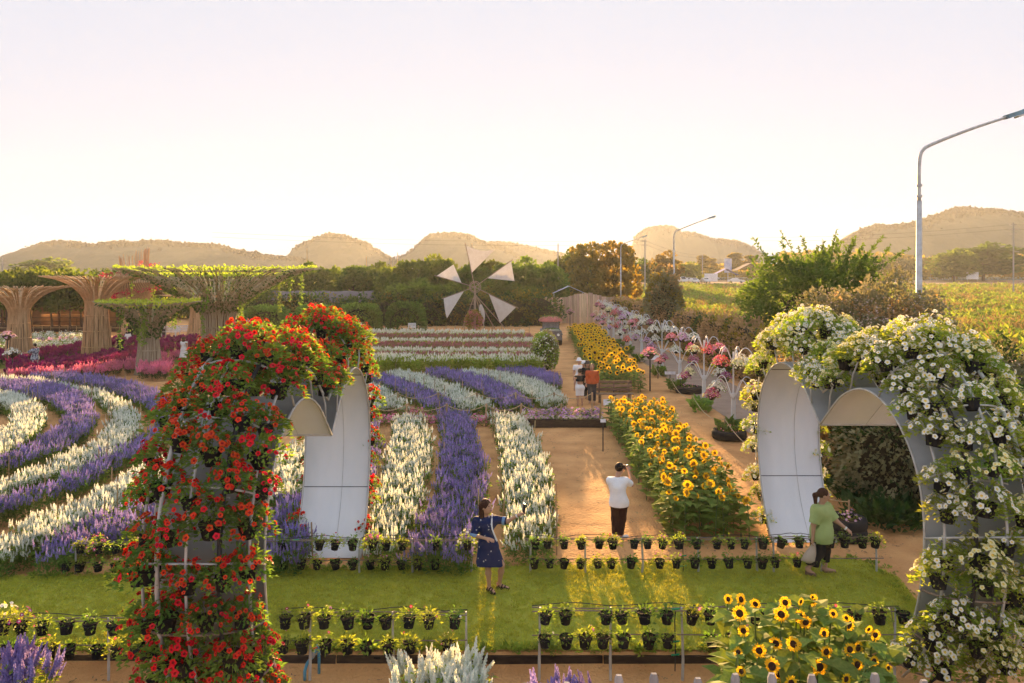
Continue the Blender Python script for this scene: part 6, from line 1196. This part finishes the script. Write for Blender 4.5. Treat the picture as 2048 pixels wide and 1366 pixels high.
def person(label, loc, J, look, res, shirt=None, sleeve=.5, hem=None, pants=None, pant_z=.1, skirt=None, hairf=None, group=None, s_=1., hairm=hair, shoes=None, skin_z=None, boxy=0, loose=.022, extra=None):
    """shirt/pants: materials; hem: z where the top ends; skirt: list of (z, rx, ry) rings below the waist."""
    o = thing('person', label, 'person', loc, 0, group); J = {k: np.array(v, float) for k, v in J.items()}; lo, hi = bounds(J); lo[2] = -.06
    fd = Field(lo, hi+.12, res); torso(fd, J, s_*.92); limbs(fd, J, s_); fd.cap(J['neck'], J['head'], .05, .048, .03); face(fd, J['head'], look)
    for q in 'LR': hand(fd, J['w'+q], J['w'+q]-J['e'+q], v3(0,0,1) if 'u'+q not in J else J['u'+q], .9 if 'g'+q in J else .45)
    fd.surf().build('body', skin, o, smooth=True)
    if res < .012: eyes(J['head'], look, o)
    if shirt:
        fd = Field(lo, hi, res); torso(fd, J, s_); hz = hem if hem is not None else J['pelvis'][2]
        fd.cap(J['pelvis'], (J['pelvis'][0], J['pelvis'][1], hz-.05), .15*s_, .155*s_, .09); fd.f -= loose
        if boxy: fd.cap(J['chest']+v3(0,0,-.02), (J['pelvis'][0], J['pelvis'][1], hz-.05), boxy, boxy*1.02, .06)
        for q in 'LR': e = lerp(J['s'+q], J['e'+q], min(1, sleeve)); fd.cap(J['s'+q], e, .07*s_+loose*.6, .058*s_+loose*.7, .05)
        if sleeve > 1:
            for q in 'LR': fd.cap(J['e'+q], lerp(J['e'+q], J['w'+q], sleeve-1), .06*s_, .042*s_, .03)
        for q in 'LR':                         # cut the sleeve square at its end
            if sleeve <= 1:
                e = lerp(J['s'+q], J['e'+q], sleeve); n_ = norm(J['e'+q]-J['s'+q]); sl, (X, Y, Z) = fd.sub(e+n_*.05-.1, e+n_*.05+.1); pl = (X-e[0])*n_[0]+(Y-e[1])*n_[1]+(Z-e[2])*n_[2]; near = np.sqrt((X-e[0])**2+(Y-e[1])**2+(Z-e[2])**2) < .095; fd.f[sl] = np.where(near, np.maximum(fd.f[sl], pl), fd.f[sl])
        fd.cut((0,0,hz), (0,0,-1)); fd.cut(J['neck']+v3(0,0,.015), (0,0,1)); fd.surf().build('shirt', shirt, o, smooth=True)
    if pants:
        fd = Field(lo, hi, res); fd.cap(J['hL'], J['hR'], .115*s_, .115*s_, .06); fd.cap(J['pelvis'], J['pelvis']+v3(0,0,.08), .12*s_, .11*s_, .06)
        for q in 'LR': fd.cap(J['h'+q], J['k'+q], .105*s_, .08*s_, .05); fd.cap(J['k'+q], J['a'+q], .08*s_, .072*s_, .04)
        for q in 'LR': pass
        fd.cut((0,0,pant_z), (0,0,-1)); fd.surf().build('trousers', pants, o, smooth=True)
    if skirt:
        m_, rings, cx, cy = skirt; mb = MB(); n = 28; a = np.arange(n)/n*2*PI; V = []; gg = rng(5)
        for i, (z, rx, ry, ox, oy) in enumerate(rings): wv = 1+.05*i/len(rings)*np.sin(a*7+.5); V.append(np.stack([cx+ox+rx*np.cos(a)*wv, cy+oy+ry*np.sin(a)*wv, z+.012*np.sin(a*3)*(i == len(rings)-1)], 1))
        k = len(V); j = np.arange(n); j2 = (j+1) % n; mb.add(np.concatenate(V), np.concatenate([np.stack([(i+1)*n+j, (i+1)*n+j2, i*n+j2, i*n+j], 1) for i in range(k-1)])); mb.build('skirt', m_, o, smooth=True)
    if hairf:
        fd = Field(J['head']-.45, J['head']+.3, res*.9); hairf(fd, J['head'], norm(look)); fd.surf().build('hair', hairm, o, smooth=True)
    if shoes:
        for q in 'LR':
            fd = Field(np.minimum(J['a'+q], J['t'+q])-.14, np.maximum(J['a'+q], J['t'+q])+.12, res*.8); d = norm((J['t'+q]-J['a'+q])*v3(1,1,.0)); fd.cap(J['a'+q]+v3(0,0,-.045)-d*.03, J['t'+q]+d*.01, .042, .04, .03); fd.cut((0,0,J['a'+q][2]-.0), (0,0,1)); fd.surf().build('shoe', shoes, o, smooth=True)
    if extra: extra(o, J)
    return o
def hair_long(back=.25, w=.075):
    def h(fd, c, f):
        r = norm(np.cross(f, [0,0,1])); u = v3(0,0,1); M_ = np.stack([r, f, np.cross(r, f)], 1); fd.ell(c-f*.018+u*.035, (.09,.098,.1), .02, M_); fd.cut(c+f*.052+u*.0, f*1.+u*-.75)
        for s2 in (-1,0,1): fd.cap(c-f*.06+r*s2*.05+u*.02, c-f*.055+r*s2*.055-u*back, .05, .035, .04)
    return h
def hair_short(fd, c, f):
    r = norm(np.cross(f, [0,0,1])); M_ = np.stack([r, f, np.cross(r, f)], 1); fd.ell(c-f*.014+v3(0,0,.035), (.086,.098,.095), .02, M_); fd.cut(c+f*.05, f*1.+v3(0,0,-.8)); fd.cut(c-v3(0,0,.055), (0,0,-1))
def hair_pony(fd, c, f):
    hair_short(fd, c, f); b = c-f*.1+v3(0,0,.0); fd.cap(b, b-f*.05+v3(0,0,-.04), .03, .04, .03); fd.cap(b-f*.05+v3(0,0,-.04), b-f*.04+v3(0,0,-.24), .042, .022, .03)
def hair_bun(fd, c, f):
    hair_short(fd, c, f); fd.ell(c-f*.11+v3(0,0,.03), (.045,.045,.045), .02)
# --- woman taking a selfie
dress = mat('navy_dress', (.012,.025,.1), (.009,.02,.075), scale=3, rough=.85, bump=.4, bscale=10)
nt = dress.node_tree; N = nt.nodes; vo = N.new('ShaderNodeTexVoronoi'); vo.inputs['Scale'].default_value = 11; vo.inputs['Randomness'].default_value = 1; tc = N.new('ShaderNodeTexCoord'); nt.links.new(tc.outputs['Object'], vo.inputs['Vector']); no = N.new('ShaderNodeTexNoise'); no.inputs['Scale'].default_value = 70; nt.links.new(tc.outputs['Object'], no.inputs['Vector']); ad = N.new('ShaderNodeMath'); ad.operation = 'MULTIPLY_ADD'; nt.links.new(no.outputs['Fac'], ad.inputs[0]); ad.inputs[1].default_value = .22; nt.links.new(vo.outputs['Distance'], ad.inputs[2]); lt = N.new('ShaderNodeMath'); lt.operation = 'LESS_THAN'; lt.inputs[1].default_value = .25; nt.links.new(ad.outputs[0], lt.inputs[0]); mx = N.new('ShaderNodeMix'); mx.data_type = 'RGBA'; b = N['Principled BSDF']; src = b.inputs['Base Color'].links[0].from_socket; nt.links.new(src, mx.inputs[6]); mx.inputs[7].default_value = (.48,.5,.52,1); nt.links.new(lt.outputs[0], mx.inputs[0]); nt.links.new(mx.outputs[2], b.inputs['Base Color'])
cuff = mat('cuff_blue', (.2,.34,.55), rough=.8); sandal = mat('sandal', (.03,.022,.02), rough=.7); phone = mat('phone', (.02,.02,.025), rough=.3)
X0, Y0, _ = at(988, 1186)
JW = dict(pelvis=(-.1,0,.78), chest=(-.13,0,1.06), neck=(-.15,0,1.25), head=(-.13,-.03,1.42), sL=(-.29,-.04,1.19), eL=(-.33,-.09,.97), wL=(-.12,-.2,.955), sR=(.0,.02,1.2), eR=(.23,-.04,1.185), wR=(.4,-.1,1.3), hL=(-.16,-.02,.74), kL=(-.1,-.03,.44), aL=(-.08,.0,.09), tL=(-.0,-.12,.035), hR=(-.02,.0,.74), kR=(.13,-.02,.45), aR=(.09,.1,.1), tR=(.23,.06,.035), gL=(0,0,1.), uL=(0,-.3,1))
JW.pop('gL')
def w_extra(o, J):
    for q, sl in (('L', .86), ('R', .62)):
        a = lerp(J['s'+q], J['e'+q], sl); b = lerp(J['s'+q], J['e'+q], sl+.2); MB().tube([a, lerp(a, b, .5), b], [.068,.073,.066], 12, cap=False).build('cuff', cuff, o, smooth=True)
    w = J['wR']+norm(J['wR']-J['eR'])*.11; MB().box(w+v3(.01,.0,.07), (.012,.075,.15), rz=.5, ry=.1).build('phone', phone, o)
    b = J['wR']-norm(J['wR']-J['eR'])*.03; MB().tube([b, b+norm(J['wR']-J['eR'])*.025], .033, 10, cap=False).build('wristband', white_cloth, o)
    MB().tube(spline([J['sR']+v3(-.03,.1,.05), J['sR']+v3(-.03,-.02,.075), J['chest']+v3(.1,-.13,.05), J['pelvis']+v3(.15,-.1,.1)], 12), .014, 6).build('bag_strap', white_cloth, o)
    for q in 'LR':
        d = norm((J['t'+q]-J['a'+q])*v3(1,1,0)); s = norm(np.cross(d, [0,0,1])); base = J['a'+q]*v3(1,1,0)
        mb = MB(); pts = [base-d*.05, base+d*.04, base+d*.12, base+d*.17]; mb.tube([p+v3(0,0,.018) for p in pts], [.036,.042,.046,.03], 10); mb.build('sandal_sole', sandal, o, smooth=True)
        for t, hh in ((.0,.1),(.05,.085),(.1,.07)): p = base+d*t; MB().tube([p-s*.045+v3(0,0,.02), p-s*.03+v3(0,0,hh*.8), p+v3(0,0,hh), p+s*.03+v3(0,0,hh*.8), p+s*.045+v3(0,0,.02)], .012, 5).build('sandal_strap', sandal, o)
person('woman in a navy flower print dress holding up a phone on the turf', (X0, Y0, .02), JW, v3(.75,-.5,.12), .0075, shirt=dress, sleeve=.9, hem=.74, hairf=hair_long(.24), hairm=hair_b, s_=.85, loose=.014,
  skirt=(dress, [(.92,.135,.12,-.015,0),(.8,.165,.145,-.005,0),(.68,.19,.165,.01,0),(.56,.215,.185,.025,0),(.47,.235,.2,.035,0)], -.1, 0), extra=w_extra)
# --- man photographing, seen from behind
X1, Y1, _ = at(1240, 1077)
JM = dict(pelvis=(-.02,0,.76), chest=(-.05,0,1.02), neck=(-.05,.01,1.22), head=(.0,.05,1.385), sL=(-.2,.0,1.165), eL=(-.1,.24,1.1), wL=(.1,.26,1.3), sR=(.11,-.02,1.165), eR=(.25,.06,1.06), wR=(.2,.16,1.3), hL=(-.1,0,.72), kL=(-.1,.02,.4), aL=(-.1,.0,.09), tL=(-.1,.14,.035), hR=(.07,0,.72), kR=(.05,.0,.4), aR=(.0,-.05,.09), tR=(.13,-.0,.035))
def m_extra(o, J):
    MB().box((.14,.24,1.37), (.13,.07,.09), rz=-.5).build('camera_body', phone, o); MB().tube([(.17,.28,1.37),(.21,.35,1.37)], .03, 10).build('lens', phone, o)
person('man in a white t-shirt and dark trousers photographing on the sandy path', (X1, Y1, 0), JM, v3(.6,.8,.0), .0085, shirt=mat('tshirt_white', (.85,.87,.9), rough=.9, var=.03, bump=.5, bscale=9), sleeve=.85, hem=.66, pants=mat('dark_trousers', (.035,.014,.01), rough=.9, bump=.5, bscale=10), pant_z=.1, hairf=hair_short, shoes=white_cloth, loose=.018, s_=.9, boxy=.155, extra=m_extra)
# --- woman in green walking with a bag
X2, Y2, _ = at(1643, 1150)
JG = dict(pelvis=(-.0,0,.76), chest=(.01,0,1.03), neck=(.0,0,1.22), head=(.035,-.01,1.385), sL=(-.12,-.1,1.16), eL=(-.19,-.13,.92), wL=(-.2,-.12,.68), sR=(.1,.07,1.16), eR=(.24,-.02,.95), wR=(.4,-.08,.82), hL=(-.03,-.08,.72), kL=(-.06,-.08,.4), aL=(-.27,-.08,.13), tL=(-.17,-.1,.03), hR=(.04,.07,.72), kR=(.1,.06,.4), aR=(.08,.05,.09), tR=(.24,.03,.035))
green = mat('green_shirt', (.4,.5,.2), (.34,.44,.16), scale=3, rough=.85, bump=.5, bscale=9)
def g_extra(o, J):
    w = J['wL']+v3(0,0,-.1); V = spline([w+v3(.02,0,.03), w+v3(0,0,-.06), w+v3(-.05,0,-.2), w+v3(-.08,0,-.3), w+v3(-.07,0,-.34)], 10); mb = MB(); n = 16; a = np.arange(n)/n*2*PI; rs = np.interp(np.linspace(0,1,10), [0,.15,.6,.9,1], [.02,.04,.11,.125,.05]); VV = np.concatenate([np.stack([p[0]+r*np.cos(a)*(1+.06*np.sin(a*5)), p[1]+r*.5*np.sin(a), np.full(n, p[2])], 1) for p, r in zip(V, rs)]); j = np.arange(n); j2 = (j+1) % n
    mb.add(VV, np.concatenate([np.stack([(i+1)*n+j, (i+1)*n+j2, i*n+j2, i*n+j], 1) for i in range(9)])); mb.build('bag', mat('plastic_bag', (.66,.55,.45), rough=.5, trans=.25, var=.08), o, smooth=True)
    b = J['wR']; MB().tube([b-norm(b-J['eR'])*.03, b], .032, 10, cap=False).build('watch', white_metal, o)
    for q in 'LR':
        d = norm((J['t'+q]-J['a'+q])*v3(1,1,0)); p0 = J['a'+q]*v3(1,1,0)+v3(0,0,J['a'+q][2]-.075); p1 = J['t'+q]+d*.03-v3(0,0,.02); MB().tube([p0-d*.04, lerp(p0, p1, .5), p1], [.036,.044,.034], 10).build('slipper', mat('slipper_brown', (.2,.12,.08), rough=.8), o, smooth=True)
    MB().tube([J['head']+v3(.07,-.075,.02), J['head']+v3(.115,-.03,.02), J['head']+v3(.115,.03,.02)], .006, 5).build('spectacles', white_metal, o)
person('woman in a green blouse and black trousers walking with a bag', (X2, Y2, .02), JG, v3(.95,-.12,-.25), .0085, shirt=green, sleeve=.95, hem=.58, pants=black_cloth, pant_z=.2, hairf=hair_pony, hairm=hair_b, s_=1.0, loose=.04, extra=g_extra)
# --- the small figures
def stand_pose(fx, fy, h=1.6, armL=0, armR=0):
    f = norm(v3(fx, fy, 0)); r = v3(-f[1], f[0], 0)*-1; k = h/1.6; P = lambda a, b, z: f*a*k+r*b*k+v3(0,0,z*k)
    J = dict(pelvis=P(0,0,.82), chest=P(0,0,1.1), neck=P(0,0,1.3), head=P(.02,0,1.47), hL=P(0,-.08,.78), kL=P(.02,-.09,.44), aL=P(0,-.09,.09), tL=P(.14,-.1,.035), hR=P(0,.08,.78), kR=P(.02,.09,.44), aR=P(0,.09,.09), tR=P(.14,.1,.035), sL=P(0,-.17,1.24), sR=P(0,.17,1.24))
    for q, s2, ar in (('L',-1,armL), ('R',1,armR)):
        if ar == 0: J['e'+q] = P(.0,s2*.23,1.0); J['w'+q] = P(.06,s2*.23,.78)
        elif ar == 1: J['e'+q] = P(.1,s2*.24,1.02); J['w'+q] = P(.26,s2*.1,1.2)          # hand raised before the chest
        elif ar == 2: J['e'+q] = P(.22,s2*.2,1.1); J['w'+q] = P(.45,s2*.14,1.08)           # reaching forward
        else: J['e'+q] = P(.05,s2*.35,1.12); J['w'+q] = P(.02,s2*.2,.9)
    return J
def hat(m_, brim=.15):
    def f(o, J): c = J['head']; MB().lathe([(.001,.13),(.07,.125),(.095,.07),(.1,.03),(brim,.0),(brim,-.008),(.09,.015)], 16).build('hat', m_, o, smooth=True, loc=c+v3(0,0,.03))
    return f
def small(label, px, row, face_, h, res=.02, armL=0, armR=0, **k):
    x, y, _ = at(px, row); J = stand_pose(*face_, h, armL, armR); return person(label, (x, y, 0), J, v3(*face_, 0), res, **k)
def skirt_of(m_, zt, zb, r0, r1): return (m_, [(lerp(zt, zb, t), lerp(r0, r1, t), lerp(r0*.85, r1*.9, t), 0, 0) for t in (0,.33,.66,1)], 0, 0)
rust_cl = mat('rust_red_cloth', (.5,.1,.03), rough=.85); jeans = mat('dark_jeans', (.06,.06,.07), rough=.9)
small('woman in a rust red top standing at the sunflower block', 1184, 806, (-.15,-1), 1.62, .014, shirt=rust_cl, sleeve=1.7, hem=.8, pants=jeans, hairf=hair_long(.1), hairm=mat('hair_light', (.25,.14,.08), rough=.5), loose=.035)
small('person in white shorts and a strappy top seen from behind in the group', 1160, 812, (-.1,1), 1.5, .014, armR=1, shirt=black_cloth, sleeve=.02, hem=1.0, pants=white_cloth, pant_z=.42, hairf=hair_bun, loose=.008)
small('person in white with a white bucket hat at the back of the group', 1158, 792, (.1,-1), 1.65, .016, shirt=white_cloth, sleeve=.6, hem=.75, pants=white_cloth, pant_z=.4, hairf=hair_short, extra=hat(white_cloth))
small('person in pale clothes and a white cap inside the group', 1167, 796, (.3,-1), 1.58, .016, shirt=mat('pale_cloth', (.6,.5,.45), rough=.9), sleeve=.6, hem=.75, pants=jeans, hairf=hair_short, extra=hat(white_cloth, .11))
small('person in black with a dark hat beside the woman in rust red', 1175, 797, (0,-1), 1.6, .016, shirt=black_cloth, sleeve=.9, hem=.75, pants=black_cloth, hairf=hair_long(.15), extra=hat(mat('dark_hat', (.06,.05,.05), rough=.9), .16))
plaid = mat('plaid_cloth', (.5,.55,.6), (.05,.07,.12), scale=14, rough=.9, detail=0)
small('man in a plaid shirt and white shorts by the flower bowl', 70, 747, (-1,.1), 1.62, .018, armL=2, armR=2, shirt=plaid, sleeve=.9, hem=.72, pants=white_cloth, pant_z=.4, hairf=hair_short, loose=.035)
small('woman in a long black dress under the hanging vines', 241, 722, (-.6,.7), 1.62, .02, armL=1, armR=1, shirt=black_cloth, sleeve=.02, hem=.8, hairf=hair_bun, skirt=skirt_of(black_cloth, .95, .12, .15, .24))
small('woman in a white dress with long hair on the sandy path', 368, 728, (.3,.9), 1.62, .02, shirt=white_cloth, sleeve=.05, hem=.8, hairf=hair_long(.35), hairm=hair_b, skirt=skirt_of(white_cloth, .95, .4, .15, .27))
small('woman in a white skirt leaning beside a companion in dark clothes', 256, 690, (-.6,-.5), 1.55, .022, armL=1, shirt=black_cloth, sleeve=.4, hem=.85, hairf=hair_long(.2), skirt=skirt_of(white_cloth, .95, .45, .15, .3))
small('companion in dark clothes behind the woman in a white skirt', 263, 688, (-.3,-.8), 1.68, .022, armR=1, shirt=black_cloth, sleeve=1.5, hem=.75, pants=jeans, hairf=hair_short)
small('person in white standing at the white benches', 327, 674, (.5,.8), 1.55, .022, shirt=white_cloth, sleeve=.7, hem=.72, pants=jeans, pant_z=.1, hairf=hair_short)
small('person in beige near the farther white bench', 496, 668, (-.5,-.8), 1.5, .024, shirt=MATS['pale_cloth'], sleeve=.7, hem=.72, pants=jeans, hairf=hair_short)
